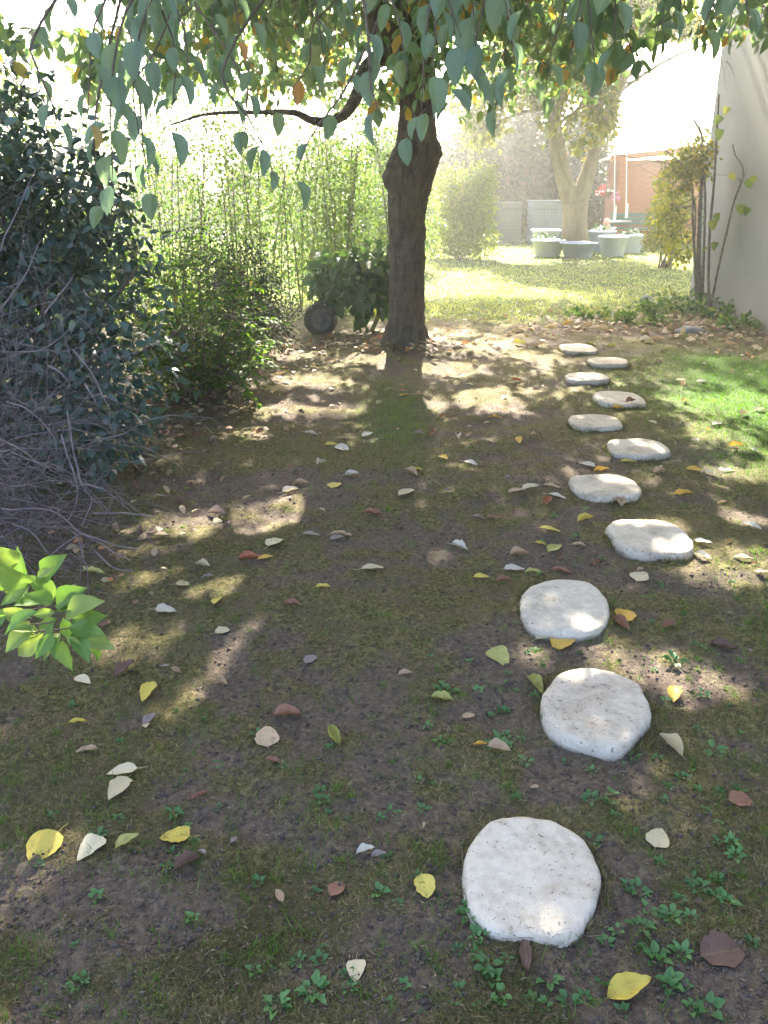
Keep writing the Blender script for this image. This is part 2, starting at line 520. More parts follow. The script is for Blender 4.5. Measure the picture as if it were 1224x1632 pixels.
st2 = math_node(t, 'MULTIPLY', ramp(t, math_node(t, 'MULTIPLY', n2.outputs[0], ramp(t, n1.outputs[0], [(0.42, (0.5, 0.5, 0.5)), (0.65, (1, 1, 1))])), [(0.50, (0, 0, 0)), (0.57, (1, 1, 1))]), 0.4)
col = mixc(t, st2, col, (0.17, 0.135, 0.115))
sp = N(t, 'SeparateXYZ'); t.links.new(co, sp.inputs[0])
n5 = noise_node(t, 75, 3, 0.7, cv)
spk = ramp(t, math_node(t, 'ADD', n5.outputs[0], math_node(t, 'MULTIPLY', n1.outputs[0], 0.35)), [(0.79, (0, 0, 0)), (0.84, (1, 1, 1))])
col = mixc(t, math_node(t, 'MULTIPLY', spk, 0.8), col, (0.15, 0.12, 0.10))
n6 = noise_node(t, 13, 6, 0.7, cv, 1.5)
strk = ramp(t, n6.outputs[0], [(0.55, (0, 0, 0)), (0.70, (1, 1, 1))])
col = mixc(t, math_node(t, 'MULTIPLY', strk, 0.35), col, (0.40, 0.33, 0.27))
edge = math_node(t, 'ADD', math_node(t, 'MULTIPLY', sp.outputs[2], -42.0), math_node(t, 'MULTIPLY', n2.outputs[0], 1.5))
edge = ramp(t, edge, [(0.0, (0, 0, 0)), (0.55, (1, 1, 1))])
col = mixc(t, math_node(t, 'MULTIPLY', edge, 0.7), col, (0.15, 0.125, 0.095))
p = N(t, 'BsdfPrincipled'); t.links.new(col, p.inputs['Base Color']); p.inputs['Roughness'].default_value = 0.85
p.inputs['Specular IOR Level'].default_value = 0.25
pit = ramp(t, noise_node(t, 48, 4, 0.7, cv).outputs[0], [(0.36, (0, 0, 0)), (0.46, (1, 1, 1))])
t.links.new(bump(t, math_node(t, 'ADD', math_node(t, 'MULTIPLY', pit, 0.5), math_node(t, 'MULTIPLY', n3.outputs[0], 0.6)), 0.55, 0.006), p.inputs['Normal'])
t.links.new(p.outputs[0], out.inputs[0])
M_STONE = m_

OUT1 = [(738,1388),(741,1423),(753,1457),(786,1480),(828,1490),(880,1492),(914,1488),(933,1466),(950,1427),(958,1400),(957,1383),(946,1360),(935,1337),(918,1322),(884,1307),(854,1300),(807,1301),(781,1304),(760,1330),(743,1358)]
OUT2 = [(863,1118),(868,1145),(885,1165),(915,1182),(945,1188),(975,1193),(997,1192),(1004,1178),(1018,1165),(1032,1148),(1036,1122),(1025,1100),(1021,1085),(1005,1078),(975,1066),(950,1061),(915,1062),(892,1070),(878,1090)]
OUT3 = [(831,960),(836,980),(848,998),(880,1004),(910,1004),(940,1003),(960,994),(971,972),(968,958),(955,940),(930,926),(895,923),(860,928),(840,938)]
STONE_LABEL = [
    'biggest pale stepping stone at the bottom of the picture, stained brown and speckled with dirt',
    'second stepping stone from the bottom, with a wavy chipped right edge',
    'third stepping stone from the bottom, with two leaves lying against its front edge',
    'bright sunlit stepping stone beside white leaves, fourth from the bottom of the path',
    'fifth stepping stone from the bottom, with a brown leaf against its front rim',
    'sixth stepping stone from the bottom, a yellow leaf lying just in front of it',
    'seventh stepping stone from the bottom, a wide flat oval on the side nearer the tree',
    'eighth stepping stone from the bottom, with curled brown leaves at its front rim',
    'third stepping stone from the far end, on the side nearer the tree',
    'second stepping stone from the far end, on the side nearer the house',
    'farthest and smallest stepping stone of the path']
for k, (sx, sy, rx, ry) in enumerate(STONES):
    rs = np.random.default_rng(100 + k)
    seg = 64
    th = np.arange(seg) * 2 * math.pi / seg
    if k < 3:
        pts = np.array([G(a, b, STONE_Z)[:2] for a, b in (OUT1, OUT2, OUT3)[k]])
        pa = np.arctan2(pts[:, 1] - sy, pts[:, 0] - sx); pr = np.hypot(pts[:, 0] - sx, pts[:, 1] - sy)
        o_ = np.argsort(pa); pa, pr = pa[o_], pr[o_]
        R = np.interp((th + math.pi) % (2 * math.pi) - math.pi, np.concatenate([pa - 2*math.pi, pa, pa + 2*math.pi]), np.tile(pr, 3))
        for _ in range(2): R = (R + 0.5 * np.roll(R, 1) + 0.5 * np.roll(R, -1)) / 2
    else:
        ex = 2.5 + rs.random() * 0.5
        R = 1 / (np.abs(np.cos(th) / rx) ** ex + np.abs(np.sin(th) / ry) ** ex) ** (1 / ex)
        R = R * (1 + 0.045 * fbm(np.cos(th) * 2.2 + k * 9, np.sin(th) * 2.2, None, 3, 40 + k) * 1.6)
    R = R * (1 + 0.022 * fbm(np.cos(th) * 6 + k, np.sin(th) * 6, None, 3, 60 + k, .65))
    prof = [(1.01, -0.05), (1.012, 0.0), (1.012, 0.014), (1.0, 0.029), (0.975, 0.0375), (0.94, 0.0412), (0.88, 0.0425), (0.80, 0.0425), (0.65, 0.0425), (0.45, 0.0425), (0.22, 0.0425)]
    V = []; tilt = rs.normal(0, 0.012, 2)
    for (s, z) in prof:
        x = np.cos(th) * R * s; y = np.sin(th) * R * s
        zz = z + (0.0022 * fbm(x * 7 + k * 5, y * 7, None, 2, 21) + x * tilt[0] + y * tilt[1] if z > 0.03 else 0) + 0.0025 * fbm(x * 30 + k, y * 30, np.full(seg, z * 30), 2, 22)
        wob = 1 + (0.035 * fbm(np.cos(th) * 5, np.sin(th) * 5, np.full(seg, z * 60 + k), 3, 23) if s > 0.95 else 0)
        V.append(np.stack([x * wob, y * wob, zz + 0 * x], 1))
    V.append(np.array([[0, 0, 0.0425]]))
    V = np.concatenate(V); nr = len(prof)
    i = np.arange(nr - 1)[:, None]; j = np.arange(seg)[None, :]
    q = np.stack([i*seg + j, i*seg + (j+1) % seg, (i+1)*seg + (j+1) % seg, (i+1)*seg + j], -1).reshape(-1, 4)
    jj = np.arange(seg); tri = np.stack([(nr-1)*seg + jj, (nr-1)*seg + (jj+1) % seg, np.full(seg, nr * seg)], 1)
    o = MB().add(V, [q, tri]).obj('stepping_stone', M_STONE, label=STONE_LABEL[k], cat='stepping stone', group='stepping stones of the garden path')
    o.location = (sx, sy, 0)

# ------------------------------------------------------------------ house wall
m_, t, out = new_mat('grey_render_plaster')
co = obj_coord(t)
n1 = noise_node(t, 1.6, 5, 0.6, co); n2 = noise_node(t, 60, 4, 0.6, co)
col = mixc(t, n1.outputs[0], (0.185, 0.18, 0.175), (0.25, 0.243, 0.235))
mpw = N(t, 'Mapping'); mpw.inputs['Scale'].default_value = (3.0, 3.0, 0.35); t.links.new(co, mpw.inputs[0])
nw = noise_node(t, 2.5, 5, 0.65, mpw.outputs[0])
col = mixc(t, math_node(t, 'MULTIPLY', ramp(t, nw.outputs[0], [(0.5, (0, 0, 0)), (0.72, (1, 1, 1))]), 0.12), col, (0.16, 0.15, 0.14))
sp = N(t, 'SeparateXYZ'); t.links.new(co, sp.inputs[0])
splash = math_node(t, 'MULTIPLY', ramp(t, math_node(t, 'ADD', math_node(t, 'MULTIPLY', sp.outputs[2], -1.1), math_node(t, 'MULTIPLY', n1.outputs[0], 1.4)), [(0.1, (0, 0, 0)), (0.75, (1, 1, 1))]), 0.5)
col = mixc(t, splash, col, (0.29, 0.235, 0.19))
p = N(t, 'BsdfPrincipled'); t.links.new(col, p.inputs['Base Color']); p.inputs['Roughness'].default_value = 0.95
t.links.new(bump(t, n2.outputs[0], 0.5, 0.01), p.inputs['Normal']); t.links.new(p.outputs[0], out.inputs[0])
M_PLASTER = m_
WC = np.array([4.42, 12.3]); WD = np.array([-0.25, -3.6]); WD = WD / np.linalg.norm(WD)   # corner, and the wall runs back towards the viewer
WN = np.array([WD[1], -WD[0]])                   # to the garden side (negative x)
house = thing('house', 'pale grey rendered house wall rising at the right edge of the garden', 'house', (WC[0], WC[1], 0))
mb = MB()
n = 40
L = 11.0; Hh = 5.6
P0, P1 = WC, WC + WD * L
Q0, Q1 = P0 - WN * 6, P1 - WN * 6
v = [(P0[0], P0[1], -.3), (P1[0], P1[1], -.3), (Q1[0], Q1[1], -.3), (Q0[0], Q0[1], -.3)]
v += [(a, b, Hh) for a, b, _ in v]
mb.add(v, np.array([[0,1,5,4],[1,2,6,5],[2,3,7,6],[3,0,4,7],[4,5,6,7]]))
mb.obj('wall', M_PLASTER, house, smooth=False)
mb = MB()
e0 = P0 + WN * 0.35 - WD * 0.35; e1 = P1 + WN * 0.35 + WD * .35; c0 = Q0 - WD * 0.35; c1 = Q1 + WD * .35
v = [(*e0, Hh + .01), (*e1, Hh + .01), (*c1, Hh + 2.2), (*c0, Hh + 2.2), (*e0, Hh + .14), (*e1, Hh + .14), (*c1, Hh + 2.36), (*c0, Hh + 2.36)]
mb.add(v, np.array([[0,3,2,1],[4,5,6,7],[0,1,5,4],[1,2,6,5],[2,3,7,6],[3,0,4,7]]))
mb.obj('roof', plain_mat('clay_roof', (0.25, 0.11, 0.07), (0.36, 0.17, 0.11), 6), house, smooth=False)
# ------------------------------------------------------------------ leaf and wood materials
M_CHERRY = leaf_mat('cherry_leaf', [(0.0, (0.10, 0.175, 0.10)), (0.6, (0.145, 0.225, 0.125)), (0.90, (0.18, 0.25, 0.09)), (0.97, (0.42, 0.26, 0.06)), (1.0, (0.45, 0.24, 0.07))], 0.52, (1.3, 1.35, 0.6), 0.42, spec=0.5)
M_CHERRY_OBJ = leaf_mat('cherry_leaf_close', [(0.0, (0.15, 0.245, 0.185)), (0.6, (0.19, 0.29, 0.22)), (0.95, (0.20, 0.29, 0.15)), (0.98, (0.48, 0.27, 0.08)), (1.0, (0.5, 0.25, 0.08))], 0.5, (1.25, 1.25, 0.75), 0.5, src='obj', spec=0.8, veins=True, spots=0.15)
M_LAUREL = leaf_mat('evergreen_leaf', [(0.0, (0.028, 0.062, 0.050)), (0.5, (0.052, 0.100, 0.080)), (0.93, (0.080, 0.138, 0.105)), (1.0, (0.20, 0.22, 0.07))], 0.2, (1.3, 1.5, 0.4), 0.30, spec=0.6)
M_LAUREL_OBJ = leaf_mat('evergreen_leaf_close', [(0.0, (0.034, 0.070, 0.056)), (1.0, (0.070, 0.125, 0.098))], 0.12, (1.3, 1.5, 0.4), 0.30, src='obj', spec=0.6, veins=True)
M_ROSE = leaf_mat('pinnate_leaf', [(0.0, (0.045, 0.10, 0.020)), (0.7, (0.085, 0.17, 0.030)), (0.95, (0.14, 0.21, 0.04)), (1.0, (0.42, 0.30, 0.05))], 0.52, (1.3, 1.4, 0.35), 0.6, spec=.2)
M_DARK = leaf_mat('small_dark_leaf', [(0.0, (0.018, 0.034, 0.020)), (1.0, (0.050, 0.080, 0.045))], 0.22, (1.3, 1.4, 0.5), 0.6, spec=.2)
M_HEDGE = leaf_mat('backlit_hedge_leaf', [(0.0, (0.060, 0.115, 0.030)), (0.6, (0.105, 0.175, 0.045)), (1.0, (0.21, 0.25, 0.08))], 0.52, (1.15, 1.2, 0.62), 0.5)
M_YELL = leaf_mat('yellow_green_leaf', [(0.0, (0.13, 0.19, 0.035)), (0.6, (0.22, 0.27, 0.05)), (1.0, (0.34, 0.33, 0.08))], 0.5, (1.2, 1.2, 0.5), 0.5)
M_TREE2 = leaf_mat('autumn_crown_leaf', [(0.0, (0.12, 0.17, 0.030)), (0.5, (0.23, 0.25, 0.045)), (1.0, (0.40, 0.34, 0.07))], 0.55, (1.2, 1.15, 0.55), 0.5)
M_BACK = leaf_mat('far_hedge_leaf', [(0.0, (0.030, 0.050, 0.022)), (0.6, (0.060, 0.085, 0.030)), (0.92, (0.09, 0.10, 0.03)), (1.0, (0.16, 0.10, 0.04))], 0.5, (1.2, 1.2, 0.5), 0.55)
M_HYDR = leaf_mat('broad_shrub_leaf', [(0.0, (0.035, 0.085, 0.030)), (0.7, (0.070, 0.135, 0.055)), (0.96, (0.11, 0.18, 0.06)), (1.0, (0.45, 0.26, 0.09))], 0.35, (1.3, 1.4, 0.4), 0.5)
M_HYDR_OBJ = leaf_mat('broad_shrub_leaf_close', [(0.0, (0.035, 0.085, 0.035)), (0.9, (0.080, 0.145, 0.065)), (1.0, (0.20, 0.22, 0.07))], 0.3, (1.3, 1.4, 0.4), 0.5, src='obj', veins=True)
M_LIME = leaf_mat('young_plant_leaf', [(0.0, (0.13, 0.25, 0.06)), (0.6, (0.19, 0.31, 0.08)), (1.0, (0.28, 0.36, 0.11))], 0.36, (1.15, 1.2, 0.55), 0.45, src='obj', veins=True, spots=0.10, spot_col=(0.3, 0.25, 0.06))
M_WEED = leaf_mat('weed_leaf', [(0.0, (0.060, 0.15, 0.050)), (1.0, (0.12, 0.25, 0.085))], 0.3, (1.2, 1.3, 0.5), 0.5, src='obj')
M_GRASS = leaf_mat('moss_and_thin_grass', [(0.0, (0.070, 0.062, 0.030)), (0.40, (0.14, 0.125, 0.055)), (0.65, (0.10, 0.14, 0.042)), (0.80, (0.19, 0.155, 0.085)), (1.0, (0.36, 0.29, 0.19))], 0.35, (1.2, 1.25, 0.6), 0.7, spec=0.2)
M_FARLAWN = leaf_mat('lawn_blade_sun_glare', [(0.0, (0.22, 0.26, 0.11)), (0.6, (0.36, 0.38, 0.19)), (1.0, (0.55, 0.52, 0.35))], 0.45, (1.25, 1.25, 0.5), 0.5, spec=0.5)  # strong sun on the far lawn put into a paler blade colour
M_LAWN = leaf_mat('lawn_blade', [(0.0, (0.055, 0.13, 0.020)), (0.7, (0.10, 0.21, 0.032)), (1.0, (0.17, 0.25, 0.05))], 0.45, (1.25, 1.35, 0.4), 0.5, spec=0.3)
M_LITTER = leaf_mat('leaf_litter', [(0.0, (0.10, 0.055, 0.035)), (0.35, (0.22, 0.13, 0.085)), (0.6, (0.36, 0.27, 0.17)), (0.85, (0.50, 0.42, 0.27)), (1.0, (0.42, 0.16, 0.05))], 0.25, (1.1, 1.0, 0.7), 0.7)
M_CRUMB = plain_mat('soil_crumb', (0.050, 0.038, 0.033), (0.125, 0.098, 0.082), 60, 0.95, 0.4)
def bark_mat(name, dark, light, moss, scale=14):
    m, t, out = new_mat(name)
    co = obj_coord(t)
    mp = N(t, 'Mapping'); mp.inputs['Scale'].default_value = (1, 1, 0.28); t.links.new(co, mp.inputs[0])
    mh = N(t, 'Mapping'); mh.inputs['Scale'].default_value = (0.35, 0.35, 2.2); t.links.new(co, mh.inputs[0])
    n1 = noise_node(t, scale, 6, 0.68, mp.outputs[0], 0.8); n2 = noise_node(t, scale * 1.1, 4, 0.6, mh.outputs[0]); n3 = noise_node(t, 3.0, 4, 0.6, co)
    h = math_node(t, 'ADD', math_node(t, 'MULTIPLY', n1.outputs[0], 1.05), math_node(t, 'MULTIPLY', n2.outputs[0], 0.22))
    col = ramp(t, h, [(0.45, dark), (0.85, light)])
    col = mixc(t, math_node(t, 'MULTIPLY', ramp(t, n3.outputs[0], [(0.45, (0, 0, 0)), (0.7, (1, 1, 1))]), 0.5), col, moss)
    p = N(t, 'BsdfPrincipled'); t.links.new(col, p.inputs['Base Color']); p.inputs['Roughness'].default_value = 0.85
    p.inputs['Specular IOR Level'].default_value = 0.25
    t.links.new(bump(t, h, 1.0, 0.03), p.inputs['Normal']); t.links.new(p.outputs[0], out.inputs[0])
    return m
M_BARK = bark_mat('cherry_bark', (0.058, 0.044, 0.036), (0.20, 0.155, 0.12), (0.14, 0.125, 0.075))
M_BARK2 = bark_mat('pale_smooth_bark', (0.19, 0.145, 0.085), (0.38, 0.30, 0.19), (0.28, 0.25, 0.12), 5)
M_TWIG = plain_mat('brown_twig', (0.075, 0.052, 0.040), (0.16, 0.115, 0.085), 40, 0.8, 0.2)
M_DRY = plain_mat('dead_grey_twig', (0.085, 0.062, 0.070), (0.25, 0.20, 0.205), 14, 0.8, 0.2)
M_GREENSTEM = plain_mat('green_stem', (0.09, 0.13, 0.04), (0.18, 0.21, 0.08), 20, 0.7, 0.1)
M_VINE = plain_mat('grey_vine_stem', (0.10, 0.085, 0.07), (0.24, 0.21, 0.17), 25, 0.8, 0.3)

# ------------------------------------------------------------------ cherry tree
TB = G(648, 562)
TBY = 8.2
cherry = thing('cherry_tree', 'big dark-barked cherry tree with a knobbly burl, casting its shade over the garden', 'tree', (TB[0], TBY, 0))
def tp(px, py, Y=TBY): return A(px, py, Y)
tr_pts = [tp(646, 572), tp(647, 545), tp(648, 500), tp(649, 430), tp(649, 370), tp(651, 318), tp(653, 285), tp(658, 255), tp(664, 220), tp(666, 180), tp(667, 130), tp(661, 90), tp(652, 55)]
tr_rad = [.26, .200, .178, .174, .176, .188, .200, .195, .180, .172, .172, .18, .17]
P, R = smooth_path(tr_pts, tr_rad, 230)
V, q = tube(P, R, 64, 0.0)
# bark relief, root flare and the burl: a swollen collar with lumps
c = np.repeat(P, 64, 0); rd = V - c; rl = np.linalg.norm(rd, axis=1); u_ = rd / rl[:, None]
ang = np.arctan2(u_[:, 1], u_[:, 0])
rel = 0.016 * fbm(V[:, 0] * 20, V[:, 1] * 20, V[:, 2] * 5, 4, 71) - 0.028 * np.maximum(0, .35 - np.abs(fbm(V[:, 0] * 24, V[:, 1] * 24, V[:, 2] * 4.5, 3, 78))) / .35 + 0.02 * fbm(V[:, 0] * 4, V[:, 1] * 4, V[:, 2] * 3, 3, 72)
root = np.exp(-np.maximum(V[:, 2], 0) / 0.15) * (0.035 + 0.085 * np.maximum(0, np.sin(ang * 4 + 0.6)))
zb = tp(655, 272)[2]
collar = np.exp(-((V[:, 2] - zb) / 0.15) ** 2) * (0.005 + 0.055 * np.maximum(0, fbm(V[:, 0] * 8, V[:, 1] * 8, V[:, 2] * 8, 3, 73)) * 2)
def bulge(px, py, amt, sig, dy=-0.1):
    b = tp(px, py, TBY + dy)
    d = np.linalg.norm(V - b, axis=1)
    return amt * np.exp(-(d / sig) ** 2)
lump = bulge(696, 240, 0.09, 0.09) + bulge(695, 275, 0.06, 0.08) + bulge(617, 288, 0.06, 0.09) + bulge(628, 255, 0.03, 0.09) + bulge(690, 305, 0.03, 0.08)
V = c + u_ * (rl + rel + root + collar + lump)[:, None]
MB().add(V, q).obj('trunk', M_BARK, cherry)
FORK = tp(650, 62)

branch_nodes = []        # points from which twigs grow
wood = MB()
def limb(pts, rads, n=26, seg=12, rough=0.12):
    P, R = smooth_path(pts, rads, n)
    wood.add(*tube(P, R, seg, rough, 10, 5))
    return P, R
# limbs seen below the crown, at the fork
LIMBS = []
LIMBS.append(limb([tp(652, 75), tp(625, 62), tp(604, 45, 8.1), tp(594, 5, 8.0), tp(585, -60, 7.9), tp(540, -160, 7.6)], [.13, .12, .10, .085, .075, .05]))
LIMBS.append(limb([tp(640, 85), tp(606, 92, 8.1), tp(582, 112, 8.0), tp(570, 148, 7.8), tp(553, 178, 7.6), tp(525, 194, 7.4), tp(497, 192, 7.2), tp(470, 180, 7.0), tp(420, 179, 6.7), tp(330, 182, 6.4), tp(270, 200, 6.2)],
                  [.09, .075, .062, .054, .047, .040, .032, .024, .017, .011, .006], 50))
LIMBS.append(limb([tp(652, 80), tp(662, 40), tp(668, -20, 8.2), tp(672, -120, 8.2), tp(690, -260, 8.3)], [.15, .14, .12, .10, .06]))
wood.obj('branch', M_BARK, cherry)

ends = [(-3.6, 7.4, 4.2), (-2.6, 5.0, 4.0), (-0.9, 3.3, 3.8), (0.9, 2.9, 3.8), (2.7, 4.0, 4.0), (3.9, 7.3, 4.2), (2.7, 10.6, 4.6), (-0.5, 11.6, 4.9), (-3.1, 10.3, 4.6),
        (-1.9, 6.6, 5.6), (0.3, 5.6, 5.9), (2.1, 7.0, 5.7), (0.2, 8.6, 6.6), (-1.4, 8.8, 6.2), (1.6, 9.0, 6.1), (-1.6, 2.2, 4.2), (1.9, 1.9, 4.4), (0.1, 1.2, 4.5)]
twig_wood = MB(); crown = MB()
tw_start = []; 
for e in ends:
    e = np.array(e); wood = MB()
    s = FORK + rng.normal(0, 0.05, 3) + np.array([0, 0, 0.25 + 0.5 * rng.random()])
    mid = (s * 0.55 + e * 0.45) + np.array([rng.normal(0, .2), rng.normal(0, .2), 0.75])
    P, R = limb([s, mid, e * 0.8 + mid * 0.2 + np.array([0, 0, .25]), e], [.085, .060, .035, .012], 24, 8)
    wood.obj('branch', M_BARK, cherry)
    for k in range(15):
        i = 6 + int(rng.random() * 17); st = P[min(i, 23)]
        a = rng.random() * 2 * math.pi
        ln = 0.7 + rng.random() * 1.0
        d = np.array([math.cos(a), math.sin(a), rng.normal(0.1, 0.35)])
        p1 = st + d * ln * 0.5 + np.array([0, 0, 0.06]); p2 = st + d * ln + np.array([0, 0, -0.25 - 0.4 * rng.random()])
        PP, RR = smooth_path([st, p1, p2], [.016, .010, .004], 9)
        twig_wood.add(*tube(PP, RR, 4))
        for j in range(6):
            ii = 2 + int(rng.random() * 7); b = PP[ii]
            a2 = rng.random() * 2 * math.pi; l2 = 0.3 + 0.4 * rng.random()
            d2 = np.array([math.cos(a2), math.sin(a2), rng.normal(-0.15, 0.3)])
            tw_start.append((b, b + d2 * l2 + np.array([0, 0, -0.18 * rng.random()]), l2))
# low drooping skirt of the crown
for k in range(800):
    yy = 3.6 + 8.2 * rng.random(); xx = rng.normal(-.35, 2.1)
    if k > 650: yy = 3.6 + 4.2 * rng.random(); xx = -.4 - 2.6 * rng.random()
    if abs(xx - .2) > 4.2: continue
    zz = 2.05 + 1.5 * rng.random() ** .8 + .05 * max(0, yy - 5)
    b = np.array([xx, yy, zz + .25]); a2 = rng.random() * 6.28
    e = b + np.array([math.cos(a2) * .3, math.sin(a2) * .3, -.2 - .25 * rng.random()])
    tw_start.append((b, e, .45))
    twig_wood.add(*tube(np.array([b + [rng.normal(0, .3), rng.normal(0, .3), .9], b + [0, 0, .3], b]), [.007, .005, .004], 4))
for k in range(420):
    b = np.array([rng.normal(0.2, 1.5), 9.0 + 3.6 * rng.random(), 2.55 + 1.3 * rng.random()]); a2 = rng.random() * 6.28
    tw_start.append((b, b + np.array([math.cos(a2) * .35, math.sin(a2) * .35, -.12]), .4))
# the upper crown, filled out
for k in range(1750):
    d_ = rng.normal(0, 1, 3); d_ /= np.linalg.norm(d_); r_ = rng.random() ** .45
    b = np.array([0.0, 6.9, 4.7]) + d_ * r_ * np.array([4.4, 4.9, 1.6])
    if k % 3 == 0: b = np.array([rng.normal(0, 2.0), 8.3 + 4.0 * rng.random(), 3.0 + 2.2 * rng.random()])
    if k % 3 == 1 and k > 300: b = np.array([1.4 + rng.normal(0, 1.3), 7.6 + 4.6 * rng.random(), 3.1 + 2.4 * rng.random()])
    a2 = rng.random() * 6.28; l2 = .3 + .3 * rng.random()
    e = b + np.array([math.cos(a2) * l2, math.sin(a2) * l2, rng.normal(-.12, .12)])
    tw_start.append((b, e, l2))
lp, lf, ln_, ll = [], [], [], []
for (b, e, l2) in tw_start:
    twig_wood.add(*tube(np.array([b, (b + e) / 2 + [0, 0, .03], e]), [.004, .003, .0015], 3))
    k = int(13 + rng.random() * 8)
    tt = 0.1 + 0.9 * rng.random(k)
    base = b + (e - b) * tt[:, None] + rng.normal(0, 0.03, (k, 3))
    f = rng.normal(0, 0.75, (k, 3)) + (e - b) / l2 * 0.5 + np.array([0, 0, -0.75])
    lp.append(base); lf.append(f); ln_.append(rng.normal(0, 1, (k, 3)) + np.array([0, -.2, .9])); ll.append(0.075 + 0.05 * rng.random(k))
lp, lf, ln_, ll = map(np.concatenate, (lp, lf, ln_, ll))

# openings in the crown where sunlight falls through to the ground, and between its lower sprays
PATCH = [(500, 610, .34, .22), (430, 655, .40, .17), (560, 650, .2, .1), (715, 590, .34, .20), (780, 640, .20, .38), (410, 832, .30, .22), (300, 850, .26, .13),
         (432, 960, .15, .24), (420, 1012, .17, .16), (318, 1090, .14, .14), (300, 1130, .13, .10), (1160, 905, .22, .15), (1070, 1062, .24, .13), (1110, 1085, .12, .14),
         (735, 1560, .07, .10), (1045, 850, .17, .11), (240, 952, .16, .07), (1185, 755, .22, .12), (1200, 835, .10, .08), (1190, 585, .8, .6), (1120, 640, .3, .3), (1195, 650, .5, .4),
         (590, 580, .15, .08), (300, 955, .1, .08), (870, 575, .1, .08), (1120, 600, .3, .25), (100, 970, .34, .22), (190, 1045, .12, .1), (30, 920, .3, .2), (470, 570, .14, .1), (820, 660, .1, .08), (690, 640, .1, .1), (270, 905, .2, .08), (380, 700, .2, .12), (1150, 700, .2, .15)]
def shadow_xy(P):
    t = P[:, 2] / SUN[2]
    return P[:, 0] - SUN[0] * t, P[:, 1] - SUN[1] * t
PC = [(G(a, b)[0], G(a, b)[1], rx, ry) for a, b, rx, ry in PATCH[:26]] + [(G(a, b)[0], G(a, b)[1], rx, ry) for a, b, rx, ry in PATCH[27:28]] + [(G(a, b)[0], G(a, b)[1], rx, ry) for a, b, rx, ry in PATCH[29:]]
# the young plant at lower left stands in a sun fleck half a metre above the ground
for (a, b, Yp, rx, ry) in ((100, 960, 1.95, .34, .24), (20, 925, 1.9, .3, .2)):
    q3 = A(a, b, Yp); tq = q3[2] / SUN[2]; PC.append((q3[0] - SUN[0] * tq, q3[1] - SUN[1] * tq, rx, ry))
def in_patch(P, grow=1.0):
    sx, sy = shadow_xy(P)
    hit = np.zeros(len(P), bool)
    wob = 0.30 * fbm(sx * 6, sy * 6, None, 3, 91)
    for (cx, cy, rx, ry) in PC:
        hit |= ((sx - cx) / (rx * grow + .05)) ** 2 + ((sy - cy) / (ry * grow + .07)) ** 2 < 1 + wob
    return hit
def in_gap(P):
    px, py, d = project(P)
    w1 = (((px - 1075) / 75) ** 2 + ((py - 155) / 90) ** 2 < 1)
    w2 = (((px - 335) / 75) ** 2 + ((py - 245) / 42) ** 2 < 1)
    w3 = ((np.abs(px - 660) < 45) & (py > 190) & (d < 9)) | ((py > 235) & (px > 620) & (d < 9)) | ((py > 330) & (d < 7.5))
    w4 = (((px - 560) / 90) ** 2 + ((py - 290) / 60) ** 2 < 1) | (((px - 100) / 110) ** 2 + ((py - 10) / 38) ** 2 < 1)
    w5 = (px > 1120) & (py > 70)
    w6 = (((px - 600) / 26) ** 2 + ((py - 95) / 26) ** 2 < 1)
    return w1 | w2 | w3 | w4 | w5 | w6
keep = ~in_patch(lp) & ~in_gap(lp)
lp, lf, ln_, ll = lp[keep], lf[keep], ln_[keep], ll[keep]
leaf_batch(crown, lp, lf, ln_, ll, 0.56, tpl=(LEAF_HEX_V, LEAF_HEX_F))
crown.obj('crown', M_CHERRY, cherry, kind='stuff')
twig_wood.obj('twigs', M_TWIG, cherry, kind='stuff')

# sprays that hang close to the viewer, leaf by leaf
LEAF_CLOSE = [leaf_hi(9, 'oval', 0.10, 0.12, 0.10 + 0.09 * k, 0.018, k, 0.16) for k in range(4)]
LEAF_CLOSE = [m.mesh('cherry_leaf') for m in LEAF_CLOSE]
for m in LEAF_CLOSE: m.materials.append(M_CHERRY_OBJ)
SPRAY = [  # tip px, py, distance, leaves, length of the spray
    (648, 205, 3.0, 13, .50), (672, 175, 2.95, 10, .42), (610, 195, 3.1, 5, .30), (690, 110, 2.9, 8, .3), (650, 120, 3.2, 7, .3),
    (445, 300, 3.6, 9, .42), (470, 280, 3.7, 6, .35), (430, 250, 4.2, 5, .3),
    (180, 285, 3.1, 13, .55), (230, 250, 3.2, 12, .5), (140, 190, 3.0, 11, .5), (270, 200, 3.3, 11, .5), (200, 150, 3.3, 10, .4), (100, 230, 3.4, 6, .35), (300, 120, 3.5, 10, .4), (165, 325, 3.6, 7, .4), (240, 300, 3.8, 7, .35),
    (345, 90, 3.8, 8, .4), (400, 110, 4.0, 8, .4), (440, 170, 4.3, 8, .4), (520, 130, 4.5, 8, .4), (560, 80, 4.0, 7, .4),
    (760, 110, 3.0, 9, .4), (820, 95, 2.9, 10, .42), (850, 45, 2.8, 7, .3), (905, 110, 3.4, 9, .4), (950, 125, 3.5, 9, .4), (980, 70, 3.3, 7, .35), (735, 60, 2.9, 8, .35), (790, 170, 4.5, 8, .45), (720, 160, 4.6, 7, .4), (870, 150, 4.8, 8, .45),
    (1160, 60, 3.9, 7, .35), (1110, 70, 3.8, 6, .35), (1195, 45, 3.7, 6, .3), (1050, 40, 3.6, 6, .3)]
nleaf = 0
